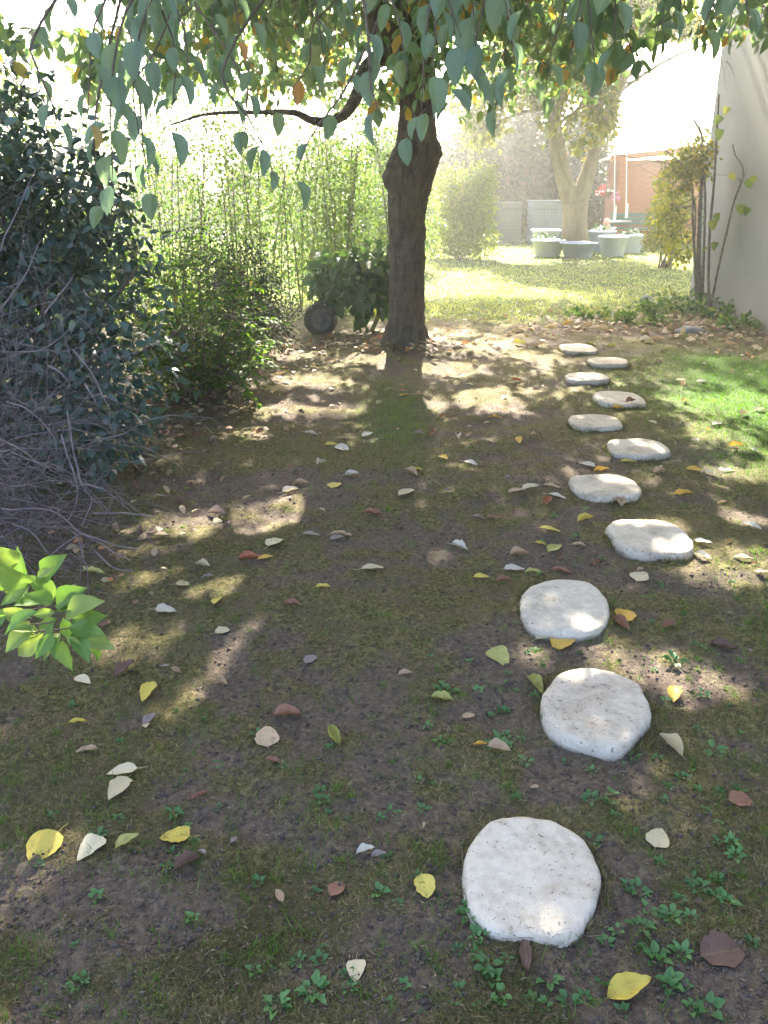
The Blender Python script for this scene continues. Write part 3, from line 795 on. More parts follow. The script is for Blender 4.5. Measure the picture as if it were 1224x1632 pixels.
for (px, py, Y, k, ln) in SPRAY:
    tip = A(px, py, Y)
    top = tip + np.array([rng.normal(0, .12), rng.normal(.1, .12), ln * 0.95])
    up = top + np.array([rng.normal(0, .3), 0.5 + 0.3 * rng.random(), 0.5])
    P, R = smooth_path([up, top, (top + tip) / 2 + rng.normal(0, .03, 3), tip], [.007, .005, .0035, .0015], 16)
    tw = MB().add(*tube(P, R, 5)).obj('hanging_branch', M_TWIG, cherry)
    for j in range(k):
        i = 5 + int(10.9 * (j + rng.random()) / k)
        b = P[min(i, 15)]
        a = j * 2.4 + rng.random()
        f = np.array([math.cos(a) * .55, math.sin(a) * .4, -0.95 + rng.normal(0, .25)])
        # blades hang with their upper side turned outwards
        nn = np.array([math.cos(a) * .8, math.sin(a) * .8 - 0.35, 0.5]) + rng.normal(0, .35, 3)
        L = 0.07 + 0.055 * rng.random()
        if nleaf < 297:
            o = new_obj('leaf', random.choice(LEAF_CLOSE), None, tw)
            o.matrix_basis = place_matrix(b + f * 0.02, f, nn, L, L * (0.50 + .12 * rng.random()))
            nleaf += 1
# ------------------------------------------------------------------ shrubs
def blob_points(n, centers, radii, shell=0.55):
    """points inside a union of ellipsoids, more of them towards the outside"""
    centers = np.asarray(centers, float); radii = np.asarray(radii, float)
    vol = np.prod(radii, axis=1) ** 0.75
    k = rng.choice(len(centers), n, p=vol / vol.sum())
    d = rng.normal(0, 1, (n, 3)); d /= np.linalg.norm(d, axis=1)[:, None]
    r = (shell + (1 - shell) * rng.random(n)) * (1 + 0.18 * rng.normal(0, 1, n))
    P = centers[k] + d * radii[k] * r[:, None]
    return P, d
def foliage(mb, n, centers, radii, size, ratio, flop=0.4, clump=0.0, ns=2.0, thr=-0.3, zmin=0.03, tpl=(LEAF_LO_V, LEAF_LO_F), cull=None, spread=0.9):
    P, d = blob_points(n, centers, radii)
    keep = (fbm(P[:, 0] * ns, P[:, 1] * ns, P[:, 2] * ns, 3, 55) > thr) & (P[:, 2] > zmin)
    if cull is not None: keep &= ~cull(P)
    P, d = P[keep], d[keep]; k = len(P)
    f = d * 0.7 + rng.normal(0, 0.7, (k, 3)) + np.array([0, 0, -flop])
    nn = rng.normal(0, spread * 0.6, (k, 3)) + d * 0.5 + np.array([0, 0, .6])
    leaf_batch(mb, P, f, nn, size * (0.65 + 0.7 * rng.random(k)), ratio, tpl=tpl)
    return P
def stems(mb, base, tips, r0=.015, n=10, wob=.06, seg=5):
    for tpnt in tips:
        b = np.asarray(base) + np.append(rng.normal(0, .06, 2), 0)
        m = b * .5 + np.asarray(tpnt) * .5 + rng.normal(0, wob, 3)
        P, R = smooth_path([b, m, tpnt], [r0, r0 * .7, r0 * .3], n)
        mb.add(*tube(P, R, seg))
def bush(name, label, cat, base, centers, radii, n, size, ratio, mat, stem_mat=None, group=None, r0=.015, nst=9, **k):
    o = thing(name, label, cat, (base[0], base[1], 0), group=group)
    mb = MB(); P = foliage(mb, n, centers, radii, size, ratio, **k)
    mb.obj('foliage', mat, o, kind='stuff')
    sm = MB(); idx = rng.choice(len(P), nst)
    stems(sm, (base[0], base[1], 0), P[idx], r0)
    sm.obj('stems', stem_mat or M_TWIG, o)
    return o, P

# big dark evergreen on the left
ev_c = [(-2.35, 4.6, 0.9), (-1.75, 4.45, 0.55), (-2.6, 4.3, 1.55), (-1.95, 4.9, 1.25), (-2.9, 5.2, 1.3), (-1.55, 4.25, 0.35), (-3.2, 4.2, 1.0), (-2.35, 5.4, 1.0), (-2.9, 3.6, 1.1), (-2.7, 5.0, 2.0), (-3.4, 5.0, 2.1), (-2.2, 5.2, 1.75), (-1.62, 4.7, 1.0), (-1.75, 4.9, 1.45), (-1.45, 4.5, .62)]
ev_r = [(.75, .7, .75), (.5, .5, .5), (.62, .6, .55), (.5, .5, .62), (.7, .7, .75), (.36, .34, .32), (.7, .7, .8), (.6, .6, .7), (.6, .6, .8), (.55, .5, .5), (.7, .6, .5), (.4, .4, .45), (.38, .4, .4), (.34, .4, .36), (.34, .34, .34)]
evergreen, _P = bush('evergreen_shrub', 'large dark blue-green evergreen shrub behind the tangle of dead twigs', 'shrub', (-2.3, 4.8), ev_c, ev_r, 31000, .066, .48, M_LAUREL, tpl=(LEAF_HEX_V, LEAF_HEX_F), r0=.022, nst=26, ns=2.2, thr=-.32)
lm = [leaf_hi(6, 'ovate', 0.12, .12, .15, .02, k, .12).mesh('leaf') for k in range(3)]
for m in lm: m.materials.append(M_LAUREL_OBJ)
cand, dd = blob_points(900, ev_c, ev_r, 0.9)
px, py, dep = project(cand)
s_ok = (cand[:, 2] > .08) & (px > 0) & (px < 330) & (dd[:, 1] < 0.35)
cand, dd = cand[s_ok][:250], dd[s_ok][:250]
for P_, d_ in zip(cand, dd):
    o = new_obj('leaf', random.choice(lm), None, evergreen)
    f = d_ * .9 + rng.normal(0, .55, 3) + np.array([0, 0, -.1]); L = .055 + .035 * rng.random()
    o.matrix_basis = place_matrix(P_ * 1.0 + d_ * .05, f, rng.normal(0, .35, 3) + np.array([0, -.15, .9]), L, L * .45)

# tangle of dead twigs in front of it
dry = thing('dead_twig_heap', 'tangled heap of bare grey dead twigs at the left edge', 'brush pile', (-1.7, 3.2, 0))
mb = MB()
def wander(start, d, ln, n, grav, jit):
    P = [np.array(start, float)]; d = np.array(d, float); d /= np.linalg.norm(d)
    for i in range(n):
        d = d + rng.normal(0, jit, 3) + np.array([0, 0, grav]); d /= np.linalg.norm(d)
        q_ = P[-1] + d * ln / n
        if q_[2] < 0.02: q_[2] = 0.02 + 0.02 * rng.random(); d[2] = abs(d[2]) * .2
        P.append(q_)
    return np.array(P)
for k in range(900):
    s = np.array([-1.90 + rng.normal(0, .32), 3.3 + rng.normal(0, .34), abs(rng.normal(.35, .33))])
    if s[0] > -0.95: s[0] = -1.2
    s[2] = min(s[2], 1.15)
    a = rng.normal(0.2, 1.3); d = (math.cos(a), -abs(math.sin(a)) * .5, rng.normal(.15, .5))
    P = wander(s, d, .25 + .5 * rng.random(), 7, -.09, .28)
    r = .0008 + .0017 * rng.random() ** 2
    mb.add(*tube(P, np.linspace(r, r * .45, len(P)), 4))
    if rng.random() < .7:
        for _ in range(2):
            i = int(rng.random() * 6); Q = wander(P[i], rng.normal(0, 1, 3) + np.array([.4, -.2, .1]), .08 + .18 * rng.random(), 4, -.05, .25)
            mb.add(*tube(Q, np.linspace(r * .6, r * .3, len(Q)), 3))
for k in range(150):
    s = np.array([-1.75 + rng.normal(0, .22), 3.35 + rng.normal(0, .2), .45 + .5 * rng.random()])
    P = wander(s, (rng.normal(-.1, .45), rng.normal(-.1, .3), 1.0), .35 + .55 * rng.random(), 7, -.05, .16)
    r = .0008 + .0012 * rng.random(); mb.add(*tube(P, np.linspace(r, r * .45, len(P)), 4))
mb.obj('twigs', M_DRY, dry, kind='stuff')
# the longer stems one can follow with the eye
LONG = [[(95, 690, 3.0), (118, 760, 2.9), (121, 800, 2.9), (108, 830, 2.9)], [(107, 655, 3.0), (125, 765, 2.85), (143, 800, 2.85), (132, 835, 2.85)],
        [(0, 812, 2.7), (80, 815, 2.75), (130, 848, 2.75), (180, 880, 2.75), (210, 893, 2.7)], [(20, 835, 2.6), (50, 850, 2.6), (75, 880, 2.6)],
        [(115, 560, 3.2), (150, 600, 3.1), (170, 640, 3.1), (174, 670, 3.1)], [(0, 400, 3.4), (30, 330, 3.5), (60, 270, 3.6)], [(0, 500, 3.3), (35, 445, 3.4), (65, 380, 3.5)],
        [(70, 500, 3.2), (105, 455, 3.3), (120, 435, 3.3)], [(0, 560, 3.0), (60, 560, 3.05), (120, 520, 3.1)], [(75, 585, 3.0), (95, 595, 3.0), (112, 615, 3.0)],
        [(135, 610, 3.1), (150, 630, 3.1), (158, 660, 3.1)], [(150, 815, 3.0), (200, 820, 3.0), (250, 822, 3.0)], [(130, 850, 2.9), (180, 868, 2.9), (225, 875, 2.85)],
        [(10, 640, 2.9), (40, 650, 2.9), (80, 690, 2.9), (90, 720, 2.9)], [(0, 700, 2.7), (40, 720, 2.75), (70, 745, 2.8)], [(60, 900, 2.6), (95, 870, 2.65), (130, 850, 2.7)], [(150, 880, 2.7), (185, 905, 2.7), (215, 910, 2.65)]]
for pts in LONG:
    w_ = [A(*p_) for p_ in pts]; w_ = [np.array([c[0], c[1], max(c[2], .015)]) for c in w_]
    P, R = smooth_path(w_, np.linspace(.0038, .0018, len(w_)), 22)
    P = P + np.stack([fbm(P[:, 2] * 9, P[:, 0] * 9, None, 2, s) for s in (1, 2, 3)], 1) * .012
    MB().add(*tube(P, R, 5)).obj('branch', M_DRY, dry)

# young plant, lower left, bright leaves
yp = thing('young_plant', 'bright lime green leafy young plant at the lower left edge', 'plant', (-1.22, 1.95, 0))
lime = [leaf_hi(11, 'narrow', 0.06, .10, .12 + .08 * k, .015, 10 + k, .12, .02).mesh('leaf') for k in range(3)]
for m in lime: m.materials.append(M_LIME)
ys_ = MB()
hubs = [(85, 965), (92, 990), (45, 930), (60, 1010), (15, 940), (120, 1000), (0, 985)]
HB = [A(a, b, 1.93) for a, b in hubs]
for h_ in HB:
    P, R = smooth_path([(-1.22 + rng.normal(0, .02), 1.95, 0.0), (h_[0] - .22, h_[1] + .06, h_[2] * .8), h_], [.004, .003, .002], 12); ys_.add(*tube(P, R, 6))
ys_.obj('stem', M_TWIG, yp)
LEAFS = [  # base px, tip px
    (70, 925, 92, 888), (85, 955, 48, 920), (85, 958, 46, 948), (45, 930, 0, 908), (40, 930, 22, 880), (45, 935, 5, 960), (60, 920, 80, 905),
    (90, 965, 120, 938), (95, 970, 138, 958), (88, 975, 52, 980), (90, 985, 60, 1008), (88, 990, 75, 1015), (105, 985, 150, 955), (115, 985, 160, 983),
    (110, 1000, 162, 1008), (118, 1005, 140, 1050), (130, 1020, 178, 1030), (125, 1022, 163, 1043), (60, 975, 5, 1003), (55, 995, 10, 1035), (70, 1010, 25, 1045), (60, 1005, 20, 1000),
    (85, 1010, 60, 1045), (95, 1010, 70, 1040), (100, 1020, 110, 1068), (90, 1015, 88, 1048), (100, 985, 118, 1020), (20, 905, 0, 880), (15, 945, -25, 925), (10, 980, -30, 1000), (60, 960, 30, 960), (105, 1015, 130, 1030), (45, 985, 2, 975), (80, 1020, 50, 1040)]
for (a, b, c_, d_) in LEAFS:
    Y = 1.93 + rng.normal(0, .05)
    p0 = A(a, b, Y); p1 = A(c_, d_, Y - .03 + rng.normal(0, .03))
    o = new_obj('leaf', random.choice(lime), None, yp)
    f = p1 - p0; L = np.linalg.norm(f) * 1.08
    o.matrix_basis = place_matrix(p0, f, np.array([0, -.55, .75]) + rng.normal(0, .28, 3), L, L * (.44 + .10 * rng.random()))

# pinnate-leaved green shrub
rose = thing('leafy_green_shrub', 'fresh green shrub with feathery leaflets beside the dark evergreen', 'shrub', (-1.35, 6.1, 0))
mb = MB(); sm = MB()
def pinnate(mb, sm, base, d, ln, leaflet, pairs=5, r=.003):
    d = np.array(d, float); d /= np.linalg.norm(d)
    P = np.array([np.array(base) + d * ln * s + np.array([0, 0, -.22 * ln * s * s]) for s in np.linspace(0, 1, 6)])
    sm.add(*tube(P, np.linspace(r, r * .5, 6), 3))
    side = np.cross(d, [0, 0, 1.0]); side /= max(np.linalg.norm(side), 1e-6)
    pos, fw, nn = [], [], []
    for j in range(pairs):
        c = P[min(5, 1 + j)]
        for s in (-1, 1):
            pos.append(c); fw.append(side * s + d * .55 + np.array([0, 0, -.35]) + rng.normal(0, .15, 3)); nn.append(np.array([0, 0, 1.0]) + rng.normal(0, .3, 3))
    pos.append(P[-1]); fw.append(d + np.array([0, 0, -.5])); nn.append([0, 0, 1.0])
    leaf_batch(mb, np.array(pos), np.array(fw), np.array(nn), leaflet * (.8 + .4 * rng.random(len(pos))), .42)
for k in range(46):
    a = rng.random() * 2 * math.pi; rr = .55 * math.sqrt(rng.random())
    tipz = .25 + 1.05 * rng.random() * (1 - .5 * rr)
    tip_ = np.array([-1.42 + math.cos(a) * rr, 6.1 + math.sin(a) * rr, tipz])
    b = np.array([-1.38 + rng.normal(0, .08), 6.1 + rng.normal(0, .08), 0])
    P, R = smooth_path([b, (b + tip_) / 2 + rng.normal(0, .06, 3), tip_], [.008, .006, .003], 12); sm.add(*tube(P, R, 4))
    for j in range(9):
        i = 4 + int(rng.random() * 8); a2 = rng.random() * 6.28
        pinnate(mb, sm, P[i], (math.cos(a2), math.sin(a2), .25 + rng.normal(0, .3)), .17 + .1 * rng.random(), .058)
for pts in ([(330, 470), (352, 452), (375, 455)], [(340, 520), (365, 505), (385, 520)], [(345, 580), (372, 597), (392, 615)], [(350, 510), (385, 508), (410, 512)], [(330, 430), (345, 415), (362, 428)], [(330, 560), (360, 545), (380, 556)]):
    w_ = [A(a, b, 5.9) for a, b in pts]; P, R = smooth_path(w_, [.006, .005, .003], 10); sm.add(*tube(P, R, 4))
    for i in (3, 6, 9): pinnate(mb, sm, P[i], (P[i] - P[i - 1]) + rng.normal(0, .01, 3), .20, .065)
mb.obj('foliage', M_ROSE, rose, kind='stuff'); sm.obj('stems', M_TWIG, rose)

# low dark small-leaved bush
bush('small_leaved_bush', 'low dark bush of tiny leaves between the feathery shrub and the wheel', 'bush', (-1.3, 7.7), [(-1.3, 7.7, .5), (-1.1, 7.6, .3), (-1.65, 7.9, .7), (-1.3, 8.0, .75), (-1.05, 8.0, .38)],
     [(.42, .4, .45), (.3, .3, .28), (.4, .4, .5), (.35, .35, .35), (.25, .3, .35)], 9000, .034, .5, M_DARK, ns=4, thr=-.25, nst=16)
bush('undergrowth_bush', 'rounded dark green undergrowth bush farther back beside the hedge', 'bush', (-2.2, 8.4), [(-2.2, 8.4, .55), (-2.7, 8.2, .8), (-1.8, 8.8, .6), (-3.2, 8.0, .9)],
     [(.5, .5, .5), (.5, .5, .6), (.45, .4, .5), (.6, .6, .7)], 8000, .05, .45, M_ROSE, ns=3, thr=-.25, nst=14)

# tall thin-stemmed hedge, backlit: neighbouring plants
HB_ = [(-4.6, 10.6, 2.6, 'leftmost tall hedge plant, reaching highest, partly hidden behind the dark evergreen'), (-3.5, 11.2, 2.15, 'second tall backlit hedge plant from the dark evergreen'),
       (-2.5, 11.0, 1.95, 'airy backlit hedge plant in the middle of the row, thin upright stems'), (-1.5, 11.4, 1.75, 'backlit hedge plant above the low dark bush'),
       (-.65, 11.2, 1.6, 'shorter backlit hedge plant above the wheel'), (-.5, 12.0, 1.75, 'hedge plant just behind the broad-leaved plant and the cherry trunk'), (-5.8, 9.8, 3.0, 'tall hedge plant at the far left edge, above the dark evergreen')]
for (x, y, h, lb) in HB_:
    h *= 1.27
    o = thing('hedge_plant', lb, 'hedge plant', (x, y, 0), group='backlit hedge plants along the far boundary')
    mb = MB(); sm = MB()
    for k in range(11):
        bx_, by_ = x + rng.normal(0, .32), y + rng.normal(0, .25)
        hh = h * (.8 + .45 * rng.random()); lean = rng.normal(0, .16, 2)
        P, R = smooth_path([(bx_, by_, 0), (bx_ + lean[0] * .4, by_ + lean[1] * .4, hh * .5), (bx_ + lean[0], by_ + lean[1], hh)], [.012, .009, .003], 14); sm.add(*tube(P, R, 4))
        kk = 480; t_ = .12 + .88 * rng.random(kk); i = (t_ * 13).astype(int)
        spread_ = (.26 * (1.1 - t_) + .11)[:, None]
        pos = P[i] + rng.normal(0, 1, (kk, 3)) * spread_ * np.array([1, 1, .5])
        leaf_batch(mb, pos, rng.normal(0, .7, (kk, 3)) + np.array([0, 0, .1]), rng.normal(0, .6, (kk, 3)) + np.array([0, -.4, .6]), .045 + .035 * rng.random(kk), .42)
    mb.obj('foliage', M_HEDGE, o, kind='stuff'); sm.obj('stems', M_TWIG, o)

# broad-leaved plant by the trunk, and the wheel
hy = thing('broad_leaved_plant', 'broad-leaved green plant on bare stalks between the wheel and the cherry trunk', 'plant', (-.12, 9.3, 0))
sm = MB(); mb = MB()
hyl = [leaf_hi(7, 'heart', .12, .10, .28, .02, 30 + k, .15).mesh('leaf') for k in range(3)]
for m in hyl: m.materials.append(M_HYDR_OBJ)
stp = [((575, 532), (570, 505), (560, 470)), ((588, 530), (580, 512), (574, 480)), ((590, 534), (600, 505), (608, 470)), ((593, 533), (604, 500), (598, 440)), ((585, 530), (578, 500), (540, 450)), ((592, 532), (612, 480), (620, 420))]
for s in stp:
    w_ = [A(s[0][0], s[0][1], 9.3)] + [A(a, b, 9.25) for a, b in s[1:]]; w_[0][2] = 0
    P, R = smooth_path(w_, [.016, .013, .007], 12); sm.add(*tube(P, R, 6))
sm.obj('stalk', M_GREENSTEM, hy)
cen = [A(560, 440, 9.25), A(600, 430, 9.35), A(530, 455, 9.3), A(585, 470, 9.2), A(615, 450, 9.4), A(545, 480, 9.2), A(575, 505, 9.1), A(520, 430, 9.5)]
rad = [(.30, .25, .24), (.25, .25, .26), (.2, .2, .22), (.22, .2, .16), (.2, .2, .26), (.16, .18, .10), (.07, .07, .13), (.16, .2, .16)]
foliage(mb, 1100, cen, rad, .10, .75, flop=.45)
mb.obj('foliage', M_HYDR, hy, kind='stuff')
P_, d_ = blob_points(260, cen, rad, .92)
for p_, dd_ in zip(P_, d_):
    if dd_[1] > .25: continue
    o = new_obj('leaf', random.choice(hyl), None, hy); L = .10 + .07 * rng.random()
    f = dd_ * .6 + np.array([0, -.1, -.6]) + rng.normal(0, .35, 3)
    o.matrix_basis = place_matrix(p_, f, np.array([0, -.7, .6]) + rng.normal(0, .3, 3), L, L * .8)

def lathe(prof, seg=32, axis='Z'):
    prof = np.asarray(prof, float); th = np.arange(seg) * 2 * math.pi / seg
    V = np.stack([prof[:, 0][:, None] * np.cos(th), prof[:, 0][:, None] * np.sin(th), np.repeat(prof[:, 1][:, None], seg, 1)], -1)
    n = len(prof); i = np.arange(n - 1)[:, None]; j = np.arange(seg)[None, :]
    q = np.stack([i*seg + j, i*seg + (j+1) % seg, (i+1)*seg + (j+1) % seg, (i+1)*seg + j], -1).reshape(-1, 4)
    V = V.reshape(-1, 3)
    if axis == 'Y': V = V[:, [0, 2, 1]]
    return V, q
M_RUBBER = plain_mat('black_rubber', (0.012, 0.012, 0.013), (0.035, 0.033, 0.032), 20, 0.75, .3)
M_RIM = plain_mat('dark_painted_rim', (0.030, 0.036, 0.045), (0.07, 0.078, 0.09), 15, 0.5, .1)
wl = G(513, 531)
wheel = thing('barrow_wheel', 'black rubber tyred wheel standing under the broad-leaved plant', 'wheel', (wl[0], 9.1, 0), rz=math.radians(14))
MB().add(*lathe([(.115, -.035), (.135, -.047), (.158, -.047), (.171, -.032), (.176, 0), (.171, .032), (.158, .047), (.135, .047), (.115, .035), (.110, 0), (.115, -.035)], 40, 'Y')).obj('tyre', M_RUBBER, wheel, local=True).location = (0, 0, .17)
tr_ = MB()
for k in range(34):
    a = k * 2 * math.pi / 34
    for s in (-1, 1):
        v, f = box(-.006, .006, .003 if s > 0 else -.04, .04 if s > 0 else -.003, .170, .182)
        a2 = a + (0.09 if s > 0 else 0)
        R3 = np.array([[math.cos(a2), 0, math.sin(a2)], [0, 1, 0], [-math.sin(a2), 0, math.cos(a2)]])
        tr_.add(v @ R3.T, f)
ty = [c for c in wheel.children if c.name.startswith('tyre')][0]
tr_.obj('tread', M_RUBBER, ty, local=True, smooth=False)
MB().add(*lathe([(.113, -.028), (.104, -.026), (.095, -.012), (.045, -.006), (.038, -.03), (.0, -.03)], 32, 'Y')).add(*lathe([(.113, .028), (.104, .026), (.095, .012), (.045, .006), (.038, .03), (.0, .03)], 32, 'Y')).obj('rim', M_RIM, wheel, local=True).location = (0, 0, .17)
MB().add(*lathe([(.0, -.075), (.012, -.075), (.014, -.06), (.014, .06), (.012, .075), (0, .075)], 16, 'Y')).obj('axle', M_RIM, wheel, local=True).location = (0, 0, .17)
# ------------------------------------------------------------------ far end of the garden
bush('yellow_green_bush', 'bright yellow-green sunlit bush seen just past the cherry trunk', 'bush', (1.7, 19.3), [(1.7, 19.3, .8), (1.5, 19.2, 1.4), (2.0, 19.4, 1.2), (1.3, 19.3, .5), (2.1, 19.2, .5), (2.2, 19.4, 1.7)],
     [(.6, .6, .8), (.5, .5, .6), (.5, .5, .7), (.5, .5, .5), (.45, .45, .5), (.3, .3, .35)], 9000, .085, .5, M_YELL, ns=2, thr=-.3, nst=14)
bush('grey_green_bush', 'rounded pale bush in the sun between the cherry trunk and the hedge', 'bush', (-.2, 16.5), [(-.2, 16.5, .9), (-.9, 16.7, .8), (.5, 16.6, .9), (-1.6, 17, 1.0)],
     [(.7, .6, .9), (.7, .6, .8), (.6, .6, .9), (.8, .7, 1.0)], 9000, .085, .5, M_HEDGE, ns=2, thr=-.25, nst=12)
bush('pale_backlit_bush', 'tall pale backlit bush showing left of the cherry burl above the hedge', 'bush', (A(590, 300, 18)[0], 18), [A(590, 265, 18), A(560, 300, 18), A(612, 225, 18), A(600, 320, 18), A(530, 330, 18)],
     [(.45, .5, .5), (.45, .5, .45), (.35, .4, .4), (.5, .5, .5), (.4, .4, .4)], 5000, .09, .5, M_HEDGE, ns=2.5, thr=-.15, nst=12, r0=.02)
BK = [(2.6, 27.5, 3.3, 'dark back hedge bush behind the grey slatted bins'), (4.4, 28.0, 3.9, 'tall dark back hedge bush rising behind the pale forked tree'), (0.6, 28.5, 3.4, 'back hedge bush behind the yellow-green bush'),
      (6.2, 28.8, 3.6, 'back hedge bush beside the wooden shed'), (-1.8, 29, 3.0, 'back hedge bush seen over the sunlit bushes'), (-4.2, 29.5, 2.4, 'low back hedge bush beyond the thin-stemmed hedge'), (-7, 29, 2.3, 'low back hedge bush farthest to the left'), (11.4, 29.5, 3.0, 'back hedge bush behind the shed, by the house corner')]
for (x, y, h, lb) in BK:
    bush('hedge_bush', lb, 'bush', (x, y), [(x, y, h * .35), (x + .3, y - .2, h * .65), (x - .4, y, h * .6), (x - .7, y, h * .3), (x + .8, y, h * .35), (x, y, h * .85)],
         [(.9, .7, h * .38), (.7, .6, h * .3), (.7, .6, h * .32), (.7, .6, h * .3), (.7, .6, h * .33), (.5, .5, h * .2)], 11000, .19, .6, M_BACK, group='bushes of the back hedge', ns=1.5, thr=-.35, nst=8, r0=.04)

# pale forked tree
T2 = np.array([4.85, 22.0])
t2 = thing('forked_tree', 'pale-barked tree forking low among the tubs, with yellowing leaves', 'tree', (T2[0], T2[1], 0))
mb = MB()
def a2(px, py, Y=22.0): return A(px, py, Y)
P, R = smooth_path([a2(917, 408), a2(916, 385), a2(916, 350), a2(916, 325)], [.40, .33, .31, .33], 24); mb.add(*tube(P, R, 24, .05, 4, 3))
P, R = smooth_path([a2(916, 345), a2(908, 315), a2(897, 280), a2(889, 240), a2(882, 190), a2(870, 120), a2(850, 20)], [.20, .23, .20, .18, .16, .13, .08], 30); mb.add(*tube(P, R, 18, .06, 4, 4))
P, R = smooth_path([a2(917, 345), a2(925, 315), a2(936, 280), a2(948, 240), a2(960, 205), a2(985, 140), a2(1010, 60)], [.20, .22, .18, .15, .13, .11, .07], 30); mb.add(*tube(P, R, 18, .06, 4, 5))
mb.obj('trunk', M_BARK2, t2)
P, R = smooth_path([a2(919, 330), a2(912, 300, 21.9), a2(903, 270, 21.8), a2(892, 230, 21.7)], [.10, .09, .07, .05], 14)
MB().add(*tube(P, R, 10, .06, 4, 6)).obj('branch', M_BARK2, t2)
P, R = smooth_path([a2(985, 150), a2(1000, 120, 22.2), a2(1030, 100, 22.3)], [.09, .07, .04], 12)
MB().add(*tube(P, R, 10, .06, 4, 6)).obj('branch', M_BARK2, t2)
cr = MB()
c2 = [(4.9, 22, 5.2), (3.4, 22, 4.6), (6.4, 22, 4.8), (4.8, 20.6, 4.6), (4.9, 23.4, 4.8), (4.9, 22, 6.8), (3.6, 20.9, 4.4), (6.2, 20.9, 4.5), (4.0, 21.4, 3.3), (5.0, 21.2, 3.1), (2.9, 22.2, 3.7), (5.6, 22.6, 3.4), (3.3, 21.6, 3.0), (4.6, 21.0, 2.7), (2.4, 21.8, 3.2), (4.4, 22.2, 8.9), (2.6, 22.0, 8.5), (6.2, 22.0, 8.4), (1.2, 21.8, 8.0), (3.8, 22, 10.0), (5.2, 23, 9.6), tuple(A(795, 170, 21.5)), tuple(A(765, 205, 21.8)), tuple(A(835, 150, 21.5)), tuple(A(735, 150, 22)), tuple(A(955, 160, 21.5))]
r2 = [(1.9, 1.7, 1.5), (1.4, 1.3, 1.2), (1.5, 1.4, 1.3), (1.4, 1.2, 1.1), (1.5, 1.3, 1.3), (1.5, 1.5, 1.1), (1.1, 1, .9), (1.1, 1, .9), (.7, .6, .7), (.5, .5, .6), (.6, .7, .6), (.7, .6, .5), (.5, .5, .6), (.35, .4, .5), (.5, .5, .6), (1.6, 1.5, 1.2), (1.5, 1.4, 1.1), (1.5, 1.4, 1.2), (1.2, 1.2, 1.0), (1.5, 1.4, .9), (1.3, 1.2, .9), (.7, .6, .7), (.5, .5, .5), (.7, .6, .6), (.5, .5, .5), (.5, .5, .6)]
def cull2(P):
    px, py, d = project(P)
    return ((px > 985) & (py > 60) & (py < 250)) | (((px - 845) / 18) ** 2 + ((py - 225) / 60) ** 2 < 1) | (((px - 800) / 15) ** 2 + ((py - 270) / 30) ** 2 < 1) | ((py > 265) & (np.abs(px - 917) < 60))
foliage(cr, 38000, c2, r2, .17, .55, ns=1.3, thr=-.22, flop=.6, cull=cull2)
cr.obj('crown', M_TREE2, t2, kind='stuff')
tw = MB()
for k in range(46):
    e = np.array(c2[k % len(c2)]) + rng.normal(0, .8, 3); s = a2(890 + 60 * (k % 2), 200 - 50 * rng.random())
    P, R = smooth_path([s, (s + e) / 2 + [0, 0, .3], e], [.05, .03, .01], 10); tw.add(*tube(P, R, 5))
tw.obj('twigs', M_BARK2, t2, kind='stuff')

# tubs round the tree
M_TUB = plain_mat('pale_plastic_tub', (0.52, 0.53, 0.56), (0.62, 0.63, 0.66), 5, .45, .05)
M_TUBG = plain_mat('grey_plastic_tub', (0.38, 0.40, 0.46), (0.47, 0.49, 0.55), 5, .5, .05)
M_EARTH = plain_mat('potting_soil', (0.03, 0.022, 0.018), (0.08, 0.06, 0.045), 40, .95, .6)
def tub(lb, loc, r, h, mat, plant=0, square=False):
    r *= .9; h *= .86
    o = thing('planter_tub', lb, 'planter', (*loc, 0), group='tubs round the forked tree')
    prof = [(0, .005), (r * .70, .005), (r * .74, .02), (r * .96, h * .90), (r * 1.05, h * .91), (r * 1.06, h * .985), (r * 1.02, h), (r * .94, h * .985), (r * .92, h * .80), (r * .85, h * .72), (0, h * .74)]
    v, q = lathe(prof[:9], 36)
    if square:
        a = np.arctan2(v[:, 1], v[:, 0]); k = 1 / np.maximum(np.abs(np.cos(a)), np.abs(np.sin(a))); k = 1 + (k - 1) * .8; v[:, 0] *= k * .92; v[:, 1] *= k * .8
    MB().add(v, q).obj('body', mat, o, local=True)
    v, q = lathe([(r * .91, h * .80), (r * .5, h * .83), (0, h * .84)], 24); MB().add(v, q).obj('soil', M_EARTH, o, local=True)
    if plant:
        mb = MB(); foliage(mb, 160, [(0, 0, h + .03)], [(r * .8, r * .8, .09)], .08, .5); mb.obj('plant', M_LAUREL, o, local=True, kind='stuff')
    return o
def far(px, Y): return (A(px, 400, Y)[0], Y)
tub('square pale tub at the back left of the forked tree', far(868, 21.7), .40, .62, M_TUB, 0, True)
tub('wide pale tub in front of the square tub, left of the trunk', far(873, 20.1), .42, .44, M_TUB, 1)
tub('low grey tub directly in front of the forked trunk', far(921, 19.7), .45, .40, M_TUBG, 0)
tub('tall grey-blue tub just right of the forked trunk, beside the small ornament', far(957, 21.4), .36, .60, M_TUBG, 1)
tub('wide pale tub in front, right of the forked trunk', far(976, 20.3), .38, .52, M_TUB, 0)
tub('pale tub farthest right, nearest to the green bench', far(1004, 21.2), .34, .50, M_TUB, 1)
M_ORN = plain_mat('pink_terracotta', (0.50, 0.26, 0.22), (0.62, 0.36, 0.30), 8, .8, .1)
orn = thing('garden_ornament', 'small pinkish terracotta ornament with a ball top beside the tubs', 'ornament', (*far(963, 22.6), 0))
